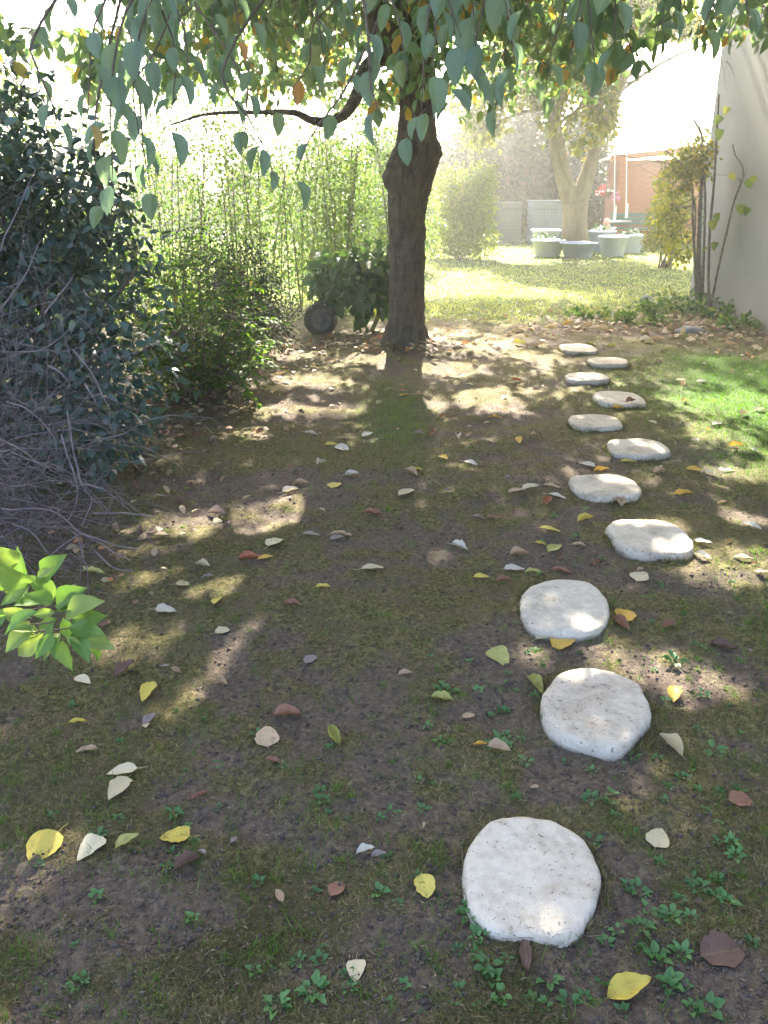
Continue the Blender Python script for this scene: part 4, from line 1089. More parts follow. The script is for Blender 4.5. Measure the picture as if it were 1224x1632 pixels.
MB().add(*lathe([(0, 0), (.13, 0), (.14, .03), (.10, .06), (.085, .3), (.07, .52), (.09, .56), (.06, .58), (.0, .58)], 20)).obj('column', M_ORN, orn, local=True)
MB().add(*lathe([(.0, .56), (.055, .575), (.085, .62), (.09, .67), (.07, .73), (.03, .765), (0, .77)], 20)).obj('ball', M_ORN, orn, local=True)

# slatted bins
M_SLAT = plain_mat('weathered_blue_grey_board', (0.13, 0.17, 0.18), (0.21, 0.25, 0.26), 6, .8, .2, stretch=(1, 6, 6))
M_SLAT2 = plain_mat('weathered_dark_grey_board', (0.07, 0.085, 0.075), (0.13, 0.145, 0.13), 6, .8, .2, stretch=(1, 6, 6))
def slat_bin(lb, x, y, wd, h, mat, rz=0):
    o = thing('slatted_bin', lb, 'garden bin', (x, y, 0), rz, 'slatted bins before the back hedge')
    n = 9; bw = wd / n
    mesh = MB().add(*bevel_box(-bw / 2 + .006, bw / 2 - .006, -.011, .011, .04, h, .004)).mesh('slat', False); mesh.materials.append(mat)
    meshs = MB().add(*bevel_box(-.011, .011, -wd * .45, wd * .45, 0, .105, .004)).mesh('side_board', False); meshs.materials.append(mat)
    for k in range(n):
        new_obj('slat', mesh, None, o, local=True).location = (-wd / 2 + bw * (k + .5), -wd * .45, rng.normal(0, .006))
        new_obj('slat', mesh, None, o, local=True).location = (-wd / 2 + bw * (k + .5), wd * .45, 0)
    for k in range(int(h / .12)):
        for s in (-1, 1): new_obj('side_board', meshs, None, o, local=True).location = (s * (wd / 2 + .013), 0, .05 + .12 * k)
    for z in (.10, .55 * h, h - .08):
        MB().add(*bevel_box(-wd / 2, wd / 2, -wd * .45 - .032, -wd * .45 - .0125, z, z + .06, .004)).obj('rail', mat, o, smooth=False, local=True)
    MB().add(*bevel_box(-wd / 2 - .04, wd / 2 + .04, -wd * .5, wd * .5, h + .02, h + .05, .006)).obj('lid', mat, o, smooth=False, local=True)
slat_bin('blue-grey slatted bin standing nearer to the forked tree', A(868, 380, 24.6)[0], 24.6, .86, 1.12, M_SLAT, .06)
slat_bin('darker grey slatted bin standing nearer to the yellow-green bush', A(803, 380, 25.0)[0], 25.0, .84, 1.06, M_SLAT2, -.05)

# shed of horizontal boards
M_SHED = plain_mat('red_brown_boards', (0.33, 0.125, 0.050), (0.46, 0.19, 0.08), 4, .7, .2, stretch=(1, 1, 8))
M_SHEDT = plain_mat('shed_corner_trim', (0.24, 0.12, 0.075), (0.33, 0.17, 0.11), 4, .7, .2)
M_FELT = plain_mat('roofing_felt', (0.16, 0.14, 0.13), (0.25, 0.23, 0.21), 20, .95, .3)
sx0 = A(973, 385, 24.5)[0]
shed = thing('garden_shed', 'red-brown wooden garden shed at the end of the lawn', 'shed', (sx0, 24.5, 0), rz=math.radians(-8))
SW, SD, SH = 3.0, 2.2, 2.15
nb = 15; bh = SH / nb
bf = MB().add(*bevel_box(0.03, SW - .03, -.011, .011, .004, bh - .004, .004)).mesh('board', False); bf.materials.append(M_SHED)
bs = MB().add(*bevel_box(-.011, .011, .03, SD - .03, .004, bh - .004, .004)).mesh('board', False); bs.materials.append(M_SHED)
for k in range(nb):
    new_obj('board', bf, None, shed, local=True).location = (0, 0, .05 + bh * k)
    b_ = new_obj('board', bf, None, shed, local=True); b_.location = (0, SD, .05 + bh * k)
    new_obj('board', bs, None, shed, local=True).location = (0, 0, .05 + bh * k)
    new_obj('board', bs, None, shed, local=True).location = (SW, 0, .05 + bh * k)
for (x, y) in ((0, 0), (SW, 0), (0, SD), (SW, SD)):
    MB().add(*bevel_box(x - .045, x + .045, y - .045, y + .045, 0, SH + .07, .008)).obj('corner_post', M_SHEDT, shed, smooth=False, local=True)
MB().add(*box(0.03, SW - .03, .03, SD - .03, .02, SH)).obj('inner_wall', M_SHEDT, shed, smooth=False, local=True)
v, f = box(-.22, SW + .22, -.30, SD + .25, 0, .06); v[:, 2] += SH + .08 + (v[:, 0] + .22) * .10
MB().add(v, f).obj('roof', M_FELT, shed, smooth=False, local=True)
v, f = box(-.24, SW + .24, -.325, -.302, -.08, .07); v[:, 2] += SH + .08 + (v[:, 0] + .24) * .10
MB().add(v, f).obj('fascia', M_SHED, shed, smooth=False, local=True)

# green bench by the shed
M_BENCH = plain_mat('green_painted_wood', (0.045, 0.11, 0.085), (0.075, 0.155, 0.12), 10, .5, .1)
bx = A(1010, 372, 23.6)[0]
bench = thing('garden_bench', 'dark green slatted bench in front of the shed', 'bench', (bx, 23.6, 0), rz=math.radians(-6))
for k in range(4):
    MB().add(*bevel_box(-.62, .62, -.25 + k * .12, -.15 + k * .12, .46, .49, .006)).obj('seat_slat', M_BENCH, bench, smooth=False, local=True)
for k in range(3):
    MB().add(*bevel_box(-.62, .62, .235, .26, .55 + k * .105, .64 + k * .105, .006)).obj('back_slat', M_BENCH, bench, smooth=False, local=True)
for s in (-.56, .56):
    MB().add(*bevel_box(s - .03, s + .03, -.25, -.19, 0, .458, .006)).obj('leg', M_BENCH, bench, smooth=False, local=True)
    MB().add(*bevel_box(s - .03, s + .03, .262, .315, 0, .86, .006)).obj('leg', M_BENCH, bench, smooth=False, local=True)
    MB().add(*bevel_box(s - .025, s + .025, -.185, .258, .40, .455, .006)).obj('seat_rail', M_BENCH, bench, smooth=False, local=True)

# swing on two ropes
M_ROPE = plain_mat('white_rope', (0.62, 0.60, 0.55), (0.78, 0.76, 0.72), 30, .8, .3)
M_PLANK = plain_mat('pale_swing_plank', (0.38, 0.36, 0.30), (0.50, 0.48, 0.40), 8, .7, .2, stretch=(6, 1, 1))
pa, pb = A(979, 352, 22.2), A(998, 348, 22.4)
swing = thing('swing', 'narrow plank swing on two white ropes under the forked tree', 'swing', ((pa[0] + pb[0]) / 2, 22.3, 0))
for (q0, tpx) in ((pa, 981), (pb, 1000)):
    top = A(tpx, 112, q0[1])
    P, R = smooth_path([q0, (q0 + top) / 2, top], [.016, .014, .014], 14); r_ = MB().add(*tube(P, R, 6)).obj('rope', M_ROPE, swing)
    P, R = smooth_path([q0 + [0, 0, .02], q0 + [0, 0, .20], q0 + [0, 0, .36]], [.036, .034, .024], 6); MB().add(*tube(P, R, 8)).obj('sleeve', M_ROPE, r_)
d_ = pb - pa; L_ = np.linalg.norm(d_[:2]); 
v, f = bevel_box(-.09, L_ + .09, -.11, .11, -.035, 0, .006); an = math.atan2(d_[1], d_[0])
v = v @ np.array([[math.cos(an), math.sin(an), 0], [-math.sin(an), math.cos(an), 0], [0, 0, 1]]) + pa
MB().add(v, f).obj('seat', M_PLANK, swing, smooth=False)

# hanging basket on the shed corner
hb = A(966, 298, 24.1)
bk = thing('hanging_basket', 'hanging basket of red and pink flowers at the shed corner', 'flower basket', (hb[0], hb[1], hb[2] - .2))
MB().add(*lathe([(0, -.10), (.09, -.085), (.15, -.03), (.18, .06), (.185, .07), (.17, .07), (0, .05)], 20)).obj('basket', plain_mat('basket_fibre', (0.10, 0.06, 0.035), (0.19, 0.12, 0.07), 30, .9, .5), bk, local=True)
mb = MB(); foliage(mb, 170, [(0, 0, .12), (.15, -.05, .02), (-.14, -.05, .05)], [(.22, .2, .12), (.15, .12, .12), (.13, .1, .1)], .06, .6, zmin=-.3); mb.obj('foliage', M_LAUREL, bk, local=True, kind='stuff')
for nm, colr, ctr in (('flowers', (0.62, 0.04, 0.06), (-.14, -.14, .10)), ('flowers', (0.70, 0.22, 0.42), (.22, -.14, -.02))):
    mb = MB(); foliage(mb, 60, [ctr], [(.15, .10, .13)], .055, .9, zmin=-.4); mb.obj(nm, leaf_mat('petal', [(0, colr), (1, tuple(min(1, c * 1.25) for c in colr))], .4, (1, 1, 1), .5), bk, local=True, kind='stuff')
P, R = smooth_path([(.0, 0, .07), (0, 0, .35), (0, .30, .40)], [.006, .006, .006], 8); MB().add(*tube(P, R, 5)).obj('hook', M_RIM, bk, local=True)

# ------------------------------------------------------------------ multi-stemmed shrub and climber at the house corner
ms = thing('thin_stemmed_shrub', 'tall shrub of several bare grey stems at the house corner, yellowing leaves above', 'shrub', (*G(1112, 488)[:2], 0))
sm = MB(); mb = MB()
def at11(px, py, Y=11.3): return A(px, py, Y)
for k, (pts, r) in enumerate((([(1112, 492), (1109, 430), (1104, 350), (1103, 295), (1088, 262), (1060, 240)], .022), ([(1117, 492), (1114, 420), (1116, 330), (1120, 265), (1118, 215), (1105, 190)], .034), ([(1119, 490), (1122, 400), (1124, 310), (1122, 255), (1135, 225)], .022), ([(1110, 488), (1106, 400), (1108, 330), (1092, 285), (1070, 262), (1045, 258)], .014))):
    P, R = smooth_path([at11(a, b) for a, b in pts], np.linspace(r, r * .35, len(pts)), 24)
    MB().add(*tube(P, R, 7, .08, 10, k)).obj('stem', M_VINE, ms)
    for j in range(14):
        s = P[10 + int(rng.random() * 13)]; e = s + np.array([rng.normal(-.2, .3), rng.normal(0, .25), rng.normal(.05, .22)])
        Q, RR = smooth_path([s, (s + e) / 2 + rng.normal(0, .04, 3), e], [.006, .004, .002], 6); sm.add(*tube(Q, RR, 3))
sm.obj('twigs', M_VINE, ms, kind='stuff')
foliage(mb, 3000, [at11(1075, 290), at11(1100, 255), at11(1065, 350, 11.6), at11(1085, 390, 11.7), at11(1115, 250), at11(1060, 325, 11.9)], [(.26, .3, .2), (.3, .3, .2), (.2, .3, .3), (.18, .25, .25), (.2, .2, .3), (.15, .2, .25)], .065, .6, ns=4, thr=-.2, flop=.6)
mb.obj('foliage', M_TREE2, ms, kind='stuff')
sh2 = bush('yellowing_bush', 'loose yellow-green bush standing in front of the shed wall', 'bush', (A(1062, 400, 17)[0], 17), [A(1062, 370, 17), A(1075, 330, 17), A(1050, 345, 17), A(1080, 395, 17), A(1040, 385, 17)],
           [(.35, .4, .35), (.35, .4, .4), (.25, .3, .4), (.25, .3, .3), (.22, .3, .2)], 3400, .075, .5, M_TREE2, ns=3, thr=-.2, nst=10, r0=.02)
vine = thing('climbing_vine', 'climber with one straight and one curling stem against the grey house wall', 'climber', (*G(1134, 488)[:2], 0))
vl = [leaf_hi(7, 'heart', .1, .1, .2, .02, 50 + k, .2).mesh('leaf') for k in range(2)]
for m in vl: m.materials.append(leaf_mat('vine_leaf', [(0, (0.10, 0.16, 0.05)), (.6, (0.2, 0.25, 0.07)), (1, (0.38, 0.36, 0.12))], .45, (1.2, 1.2, .5), .5, src='obj', veins=True))
for pts, r in (([(1131, 490), (1129, 440), (1132, 360), (1138, 290), (1142, 220), (1146, 150)], .024), ([(1133, 488), (1142, 440), (1156, 380), (1170, 320), (1184, 282), (1182, 262), (1172, 248), (1168, 230)], .016), ([(1176, 285), (1182, 290), (1190, 270)], .008)):
    P, R = smooth_path([A(a, b, 10.75 - .006 * (a - 1131)) for a, b in pts], np.linspace(r, r * .4, len(pts)), 30)
    MB().add(*tube(P, R, 7, .1, 12, 3)).obj('stem', M_VINE, vine)
for (px, py, L) in ((1165, 275, .10), (1190, 285, .12), (1192, 330, .10), (1180, 325, .13), (1135, 350, .13), (1140, 340, .10), (1138, 385, .11), (1160, 170, .10), (1150, 185, .12), (1145, 205, .13), (1200, 280, .09), (1128, 395, .09), (1130, 490, .12), (1138, 500, .11)):
    o = new_obj('leaf', random.choice(vl), None, vine)
    o.matrix_basis = place_matrix(A(px, py, 10.6 - .006 * (px - 1131)), np.array([rng.normal(0, .5), -.2, -.8]), np.array([-.3, -.8, .5]) + rng.normal(0, .3, 3), L, L * .85)

# low leafy plants and two stones at the foot of the wall
M_COVER = leaf_mat('ground_cover_leaf', [(0.0, (0.06, 0.12, 0.04)), (0.7, (0.12, 0.19, 0.06)), (1.0, (0.30, 0.30, 0.12))], .4, (1.2, 1.25, .5), .5)
for k, (px, py, w_, h_, lb) in enumerate(((1055, 500, .34, .16, 'low leafy clump on the lawn edge, left of the thin bare stems'), (1090, 490, .35, .22, 'leafy clump at the foot of the thin bare stems'), (1135, 505, .30, .20, 'leafy clump at the corner of the house wall'), (1180, 525, .25, .14, 'small leafy clump against the house wall'), (1020, 515, .3, .09, 'flat spreading weed clump beyond the farthest stepping stone'), (950, 505, .35, .07, 'flat green weed clump in the sunny grass beyond the stones'))):
    g = G(px, py)
    o = thing('leafy_clump', lb, 'plant', (g[0], g[1], 0), group='low plants by the house wall')
    mb = MB(); foliage(mb, 420, [(0, 0, h_ * .5)], [(w_, w_ * .8, h_ * .55)], .075, .55, zmin=.01, flop=.1); mb.obj('foliage', M_COVER, o, local=True, kind='stuff')
M_ROCK = plain_mat('grey_rock', (0.15, 0.145, 0.155), (0.30, 0.29, 0.30), 12, .9, .6)
def rock(lb, px, py, sx, sy, sz, seed):
    g = G(px, py); th = np.linspace(0, math.pi, 10); V, q = lathe([(math.sin(a) + 1e-4, -math.cos(a)) for a in th], 18)
    V = V * (1 + .25 * fbm(V[:, 0] * 1.4 + seed, V[:, 1] * 1.4, V[:, 2] * 1.4, 3, seed))[:, None] * np.array([sx, sy, sz])
    o = MB().add(V, q).obj('rock', M_ROCK, label=lb, cat='rock'); o.location = (g[0], g[1], sz * .4)
rock('flat dark grey rock among leaves by the house wall', 1100, 532, .16, .11, .06, 3)
rock('small rounded grey rock in the grass beyond the stepping stones', 1030, 482, .10, .08, .07, 4)
# ------------------------------------------------------------------ fallen leaves
M_FALL = {}
for nm, c1, c2, sp_, spc in (('yellow', (0.54, 0.43, 0.08), (0.63, 0.51, 0.13), .45, (0.30, 0.19, 0.05)), ('golden', (0.60, 0.36, 0.06), (0.66, 0.42, 0.09), .4, (0.26, 0.12, 0.04)), ('cream', (0.52, 0.44, 0.28), (0.62, 0.54, 0.37), .3, (0.40, 0.28, 0.14)),
                             ('white', (0.52, 0.47, 0.40), (0.62, 0.58, 0.51), .2, (0.42, 0.36, 0.28)), ('tan', (0.40, 0.28, 0.18), (0.50, 0.37, 0.25), .4, (0.20, 0.11, 0.06)), ('rust', (0.21, 0.10, 0.065), (0.30, 0.155, 0.10), .4, (0.11, 0.05, 0.035)),
                             ('brown', (0.115, 0.068, 0.055), (0.17, 0.10, 0.08), .4, (0.06, 0.035, 0.03)), ('olive', (0.30, 0.30, 0.08), (0.42, 0.40, 0.14), .5, (0.16, 0.12, 0.04)), ('red', (0.30, 0.10, 0.055), (0.38, 0.14, 0.08), .3, (0.2, 0.06, 0.03)), ('grey', (0.24, 0.19, 0.18), (0.33, 0.27, 0.25), .3, (0.12, 0.08, 0.07))):
    M_FALL[nm] = leaf_mat('fallen_leaf_' + nm, [(0, c1), (1, c2)], .18, (1.0, 0.95, .7), .6, src='obj', spots=sp_, veins=True, spot_col=spc, spec=.3)
SHAPE = {'flat': dict(shape='ovate', curl=.05, fold=.05, droop=.04, wave=.012), 'heart': dict(shape='heart', curl=.06, fold=.04, droop=.05, wave=.014), 'round': dict(shape='round', curl=.08, fold=.03, droop=.03, wave=.012),
         'cup': dict(shape='ovate', curl=.20, fold=.02, droop=-.10, wave=.03), 'fold': dict(shape='ovate', curl=.04, fold=.26, droop=-.04, wave=.03), 'tube': dict(shape='ovate', curl=.30, fold=.08, droop=-.06, wave=.02), 'narrow': dict(shape='narrow', curl=.10, fold=.05, droop=.06, wave=.03)}
_fm = {}
def fall_mesh(shape, col, var):
    k = (shape, col, var)
    if k not in _fm:
        me = leaf_hi(12, cols=7, ragged=.05, stalk=.32 if var % 2 == 0 else .12, seed=len(_fm) % 7 + var * 3, **SHAPE[shape]).mesh('fallen_leaf'); me.materials.append(M_FALL[col]); _fm[k] = me
    return _fm[k]
def drop_leaf(px, py, wpx, hpx, ang, col, shape, label, var=0, group=None, lift=.006):
    g = G(px, py)
    sc_ = project([g[0], g[1], 0])[2][0] / F_PX
    el = math.atan2(EYE, g[1])
    lx, ly = wpx * sc_, hpx * sc_ / math.sin(el)      # size on the ground
    L = max(lx, ly) * (1.0 if shape in ('round', 'heart') else 1.05); L = min(max(L, .018), .17 if max(wpx, hpx) > 60 else .095)
    a = math.radians(ang)
    f = np.array([math.cos(a), math.sin(a) , 0.0])
    wd = L * {'flat': .55, 'heart': .82, 'round': .82, 'cup': .5, 'fold': .46, 'tube': .38, 'narrow': .3}[shape]
    hgt = float(ground_h(np.array([g[0]]), np.array([g[1]]))[0])
    for (sx, sy, rx, ry) in STONES:
        if ((g[0] - sx) / rx) ** 2 + ((g[1] - sy) / ry) ** 2 < .95: hgt = STONE_Z + .002
    up = np.array([rng.normal(0, .10), rng.normal(-.05, .10), 1.0])
    f[2] = -(f[0] * up[0] + f[1] * up[1])
    o = new_obj('fallen_leaf', fall_mesh(shape, col, var), None, label=label, cat='leaf', group=group or 'fallen leaves on the ground')
    o.matrix_basis = place_matrix(np.array([g[0], g[1], hgt + lift + (.008 if shape == 'flat' else .004)]) - f * L * .5, f, up, L, wd)
    return o
# px, py, width, height, heading of the tip (deg, 0 = towards the right), colour, shape, label
FALLEN = [
 (72, 1358, 42, 48, -115, 'yellow', 'round', 'big greenish yellow leaf at the left, beside a notched cream leaf'),
 (144, 1360, 40, 36, -120, 'cream', 'heart', 'cream leaf with a notched end, right of the big greenish yellow leaf'),
 (279, 1345, 40, 34, 180, 'yellow', 'heart', 'bright yellow heart-shaped leaf lying right of the notched cream leaf'),
 (190, 1266, 32, 38, -105, 'cream', 'flat', 'pale cream pointed leaf touching a tan leaf above it'),
 (195, 1235, 46, 26, 200, 'cream', 'flat', 'two-tone cream and tan leaf touching a pointed cream leaf below it'),
 (140, 1201, 36, 20, 200, 'tan', 'narrow', 'long tan leaf above and left of the two touching cream leaves'),
 (125, 1159, 28, 16, 20, 'yellow', 'narrow', 'narrow yellow leaf between the long tan leaf and the young plant'),
 (236, 1110, 20, 32, -95, 'yellow', 'flat', 'yellow leaf pointing down, alone right of the young plant'),
 (134, 1094, 28, 18, -30, 'cream', 'flat', 'cream leaf just under the young plant'),
 (205, 1357, 30, 26, 40, 'olive', 'cup', 'curled olive leaf between the cream notched leaf and the yellow heart leaf'),
 (303, 1388, 46, 34, 40, 'brown', 'fold', 'dark brown crumpled leaf below the yellow heart leaf'),
 (318, 1278, 30, 12, 30, 'rust', 'narrow', 'thin rust leaf with a long stalk above the yellow heart leaf'),
 (239, 1153, 14, 16, 60, 'grey', 'cup', 'small grey leaf under the yellow leaf that points down'),
 (426, 1186, 38, 30, 100, 'tan', 'heart', 'tan angular leaf with its stalk pointing down'),
 (459, 1147, 44, 18, 10, 'rust', 'fold', 'reddish brown folded leaf above the tan angular leaf'),
 (534, 1187, 18, 26, 115, 'olive', 'tube', 'small pale green curled leaf right of the tan angular leaf'),
 (437, 1226, 28, 10, -15, 'rust', 'narrow', 'thin orange-brown leaf under the tan angular leaf'),
 (583, 1373, 30, 20, 20, 'white', 'fold', 'torn white leaf near the centre bottom, beside a grey scrap'),
 (604, 1376, 24, 16, 10, 'grey', 'fold', 'grey scrap of leaf touching the torn white leaf'),
 (677, 1427, 28, 30, -80, 'yellow', 'round', 'round yellow leaf left of the biggest stone'),
 (537, 1428, 20, 24, 60, 'rust', 'round', 'small reddish brown round leaf left of the round yellow leaf'),
 (446, 1443, 20, 18, 120, 'tan', 'cup', 'small torn tan leaf left of the reddish brown round leaf'),
 (568, 1562, 38, 28, -90, 'cream', 'heart', 'cream triangular leaf on the soil at the bottom'),
 (1003, 1580, 74, 44, 15, 'yellow', 'cup', 'largest pale yellow curled leaf near the bottom right corner'),
 (1150, 1526, 74, 40, 10, 'brown', 'round', 'large purple-brown leaf with a long stalk at the bottom right'),
 (837, 1537, 18, 46, -95, 'brown', 'narrow', 'dark narrow leaf just under the biggest stone'),
 (1048, 1343, 26, 30, 60, 'cream', 'heart', 'cream leaf standing alone right of the biggest stone'),
 (1178, 1287, 36, 26, 5, 'rust', 'round', 'rusty rounded leaf near the right edge'),
 (1068, 1193, 26, 46, 115, 'cream', 'tube', 'rolled cream leaf right of the second stone'),
 (1075, 1105, 14, 22, -110, 'golden', 'flat', 'small orange-yellow leaf right of the top of the second stone'),
 (795, 1207, 38, 20, -20, 'tan', 'fold', 'tan boat-shaped leaf left of the second stone'),
 (765, 1197, 22, 8, 10, 'golden', 'narrow', 'thin golden leaf beside the tan boat-shaped leaf'),
 (705, 1124, 36, 20, -20, 'olive', 'cup', 'olive curled leaf among weeds at the centre'),
 (747, 1152, 22, 12, 20, 'tan', 'flat', 'small tan leaf below the olive curled leaf'),
 (797, 1053, 28, 26, -60, 'olive', 'heart', 'olive-yellow lobed leaf left of the third stone'),
 (646, 1083, 20, 12, 15, 'tan', 'cup', 'faint brown leaf in the middle of the soil'),
 (870, 1016, 30, 24, 30, 'cream', 'flat', 'cream leaf lying against the front of the third stone'),
 (899, 1025, 26, 22, 20, 'golden', 'heart', 'golden nibbled leaf at the front of the third stone'),
 (995, 985, 22, 24, 70, 'golden', 'round', 'golden brown leaf lying over a brown one right of the third stone'),
 (988, 1001, 18, 22, -60, 'rust', 'fold', 'brown curled leaf partly under the golden one right of the third stone'),
 (1066, 1001, 20, 14, 30, 'rust', 'cup', 'orange-brown leaf farther right of the third stone'),
 (1153, 1028, 28, 20, -25, 'brown', 'cup', 'dark curled leaf near the right edge, level with the third stone'),
 (853, 1097, 18, 36, -70, 'olive', 'fold', 'olive-tan leaf leaning on the left side of the second stone'),
 (1022, 917, 16, 18, 50, 'cream', 'heart', 'small cream heart leaf below the sunlit stone'),
 (884, 878, 20, 18, 40, 'olive', 'flat', 'pale yellow-green leaf left of the sunlit stone'),
 (876, 852, 20, 14, -10, 'yellow', 'flat', 'yellow leaf left of the sunlit stone, upper of two'),
 (862, 870, 18, 8, 5, 'yellow', 'narrow', 'thin yellow leaf left of the pale yellow-green one'),
 (933, 832, 18, 14, 25, 'yellow', 'fold', 'bright yellow leaf between the fifth stone and the sunlit stone'),
 (896, 908, 34, 12, -10, 'rust', 'narrow', 'long orange-brown leaf above the third stone'),
 (820, 908, 26, 14, 10, 'white', 'flat', 'pale whitish leaf above and left of the third stone'),
 (850, 911, 30, 10, -15, 'olive', 'narrow', 'curved pale green sliver next to the whitish leaf'),
 (827, 884, 24, 14, 20, 'tan', 'fold', 'tan leaf above the whitish leaf, left of the third stone'),
 (925, 871, 26, 7, 5, 'tan', 'narrow', 'thin tan leaf left of the sunlit stone'),
 (952, 895, 16, 12, 50, 'rust', 'narrow', 'small brown leaf under the left side of the sunlit stone'),
 (878, 779, 26, 12, -35, 'tan', 'flat', 'tan leaf left of the fifth stone, pointing away from it'),
 (845, 786, 28, 12, 5, 'cream', 'flat', 'cream-green flat leaf left of the fifth stone'),
 (824, 790, 22, 10, 10, 'tan', 'flat', 'tan leaf overlapped by the cream-green leaf left of the fifth stone'),
 (872, 805, 12, 14, 70, 'red', 'cup', 'small red leaf left of the fifth stone'),
 (888, 800, 22, 12, -20, 'white', 'flat', 'white leaf beside the small red leaf'),
 (988, 806, 14, 16, 80, 'tan', 'cup', 'brown leaf resting against the front of the fifth stone'),
 (1088, 793, 20, 12, -5, 'golden', 'cup', 'orange curled leaf right of the fifth stone'),
 (1107, 755, 22, 11, -10, 'golden', 'flat', 'orange-brown leaf on the grass right of the sixth stone'),
 (1052, 758, 28, 10, 20, 'tan', 'fold', 'pinkish brown leaf below the sixth stone'),
 (1002, 740, 22, 12, 0, 'yellow', 'flat', 'yellow leaf just in front of the sixth stone'),
 (935, 743, 22, 12, 160, 'white', 'heart', 'white leaf above the fifth stone'),
 (958, 754, 18, 10, 10, 'golden', 'cup', 'orange leaf at the far rim of the fifth stone'),
 (985, 655, 30, 12, 10, 'golden', 'cup', 'golden curled leaf at the front of the eighth stone'),
 (1004, 651, 20, 12, 30, 'rust', 'fold', 'brown curled leaf beside the golden one at the eighth stone'),
 (1118, 868, 34, 12, -20, 'white', 'flat', 'white sunlit leaf right of the sunlit stone, upper one'),
 (1117, 888, 18, 14, -50, 'white', 'cup', 'small white leaf right of the sunlit stone, lower one'),
 (1185, 889, 30, 10, -5, 'white', 'narrow', 'thin white leaf farthest right of the sunlit stone'),
 (1198, 842, 18, 16, -50, 'white', 'flat', 'white leaf lit by sun near the right edge'),
 (1216, 911, 26, 10, 0, 'tan', 'flat', 'tan leaf cut by the right edge of the picture'),
 (1150, 808, 16, 7, 20, 'tan', 'narrow', 'thin tan leaf between the orange curled leaf and the right edge'),
 (594, 914, 24, 16, 10, 'cream', 'flat', 'cream leaf with a long stalk in the middle of the soil'),
 (515, 940, 26, 9, 5, 'yellow', 'narrow', 'thin yellow leaf left of the cream stalked leaf'),
 (438, 873, 18, 17, 60, 'cream', 'round', 'cream-yellow rounded leaf at the edge of a sun patch'),
 (543, 853, 30, 7, 8, 'tan', 'narrow', 'thin tan leaf crossing another in the middle soil'),
 (537, 858, 22, 8, 20, 'grey', 'flat', 'greyish leaf under the thin tan leaf in the middle soil'),
 (497, 857, 22, 10, 5, 'grey', 'flat', 'grey-tan leaf left of the two crossing leaves'),
 (595, 824, 20, 11, -20, 'rust', 'cup', 'reddish leaf in the middle of the soil above two tan leaves'),
 (648, 791, 13, 11, 30, 'cream', 'round', 'small cream round leaf in the middle distance'),
 (732, 875, 22, 12, -35, 'white', 'fold', 'white leaf with a long stalk left of the sunlit stone'),
 (767, 926, 17, 10, -5, 'yellow', 'flat', 'bright yellow leaf left of the third stone, alone on the soil'),
 (803, 931, 26, 10, 10, 'rust', 'fold', 'brown leaf between the alone yellow leaf and the third stone'),
 (787, 830, 18, 9, -15, 'rust', 'flat', 'reddish tan leaf in the soil left of the sunlit stone'),
 (761, 828, 20, 8, -10, 'grey', 'narrow', 'greyish thin leaf beside the reddish tan leaf'),
 (656, 760, 20, 16, -45, 'tan', 'fold', 'tan folded leaf in the middle distance below the tree'),
 (664, 756, 12, 6, 0, 'yellow', 'narrow', 'small yellow sliver touching the tan folded leaf'),
 (706, 734, 16, 14, -60, 'golden', 'flat', 'golden leaf below and right of the tree'),
 (750, 745, 13, 12, -40, 'white', 'flat', 'small white leaf right of the golden leaf below the tree'),
 (535, 775, 12, 13, 60, 'yellow', 'heart', 'small yellow heart leaf in the middle distance'),
 (560, 760, 22, 10, -15, 'white', 'cup', 'white curled leaf next to the small yellow heart leaf'),
 (480, 773, 20, 8, 0, 'tan', 'fold', 'tan leaf left of the small yellow heart leaf'),
 (463, 788, 13, 10, 30, 'white', 'cup', 'small white ragged leaf left in the middle distance'),
 (513, 741, 13, 12, 60, 'white', 'fold', 'small white upright leaf in the middle distance'),
 (545, 715, 13, 8, -20, 'white', 'round', 'tiny white oval leaf below the tree, left of its shadow'),
 (586, 690, 14, 9, 40, 'white', 'flat', 'white leaf tilted up beside the trunk shadow'),
 (497, 693, 18, 6, -10, 'white', 'narrow', 'thin white leaf left of the trunk shadow'),
 (548, 699, 22, 7, 0, 'tan', 'narrow', 'thin tan leaf between two white ones by the trunk shadow'),
 (529, 710, 10, 6, 10, 'yellow', 'flat', 'tiny yellow leaf by the tiny white oval leaf'),
 (348, 970, 12, 14, 80, 'yellow', 'flat', 'small yellow oval leaf in the shade at left'),
 (266, 984, 26, 16, 5, 'white', 'heart', 'white lobed leaf right of the young plant'),
 (346, 820, 28, 12, -15, 'grey', 'tube', 'grey-brown rolled leaf in front of the evergreen'),
 (398, 894, 36, 10, 5, 'red', 'fold', 'orange-red leaf in the sun patch at left'),
 (424, 896, 22, 10, 10, 'golden', 'flat', 'golden leaf next to the orange-red leaf'),
 (324, 908, 20, 12, -30, 'cream', 'fold', 'pinkish cream curled leaf left of the orange-red leaf'),
 (333, 926, 20, 9, 20, 'grey', 'narrow', 'thin grey leaf under the pinkish cream curled leaf'),
 (292, 941, 14, 10, 10, 'cream', 'round', 'small cream leaf lying in the left shade'),
 (466, 970, 20, 14, -20, 'rust', 'cup', 'red-brown curled leaf right of a sun patch'),
 (153, 927, 36, 13, -8, 'olive', 'narrow', 'yellowish long leaf beneath the dead twigs'),
 (200, 1074, 24, 22, 60, 'brown', 'cup', 'dark curled leaf standing up right of the young plant'),
 (355, 1013, 11, 12, 30, 'cream', 'round', 'tiny pale leaf left of the narrow sun patch'),
 (495, 1058, 12, 12, 30, 'grey', 'round', 'small grey pebble-like leaf in the centre left'),
 (645, 631, 10, 8, 20, 'golden', 'flat', 'small orange leaf lying in the trunk shadow'),
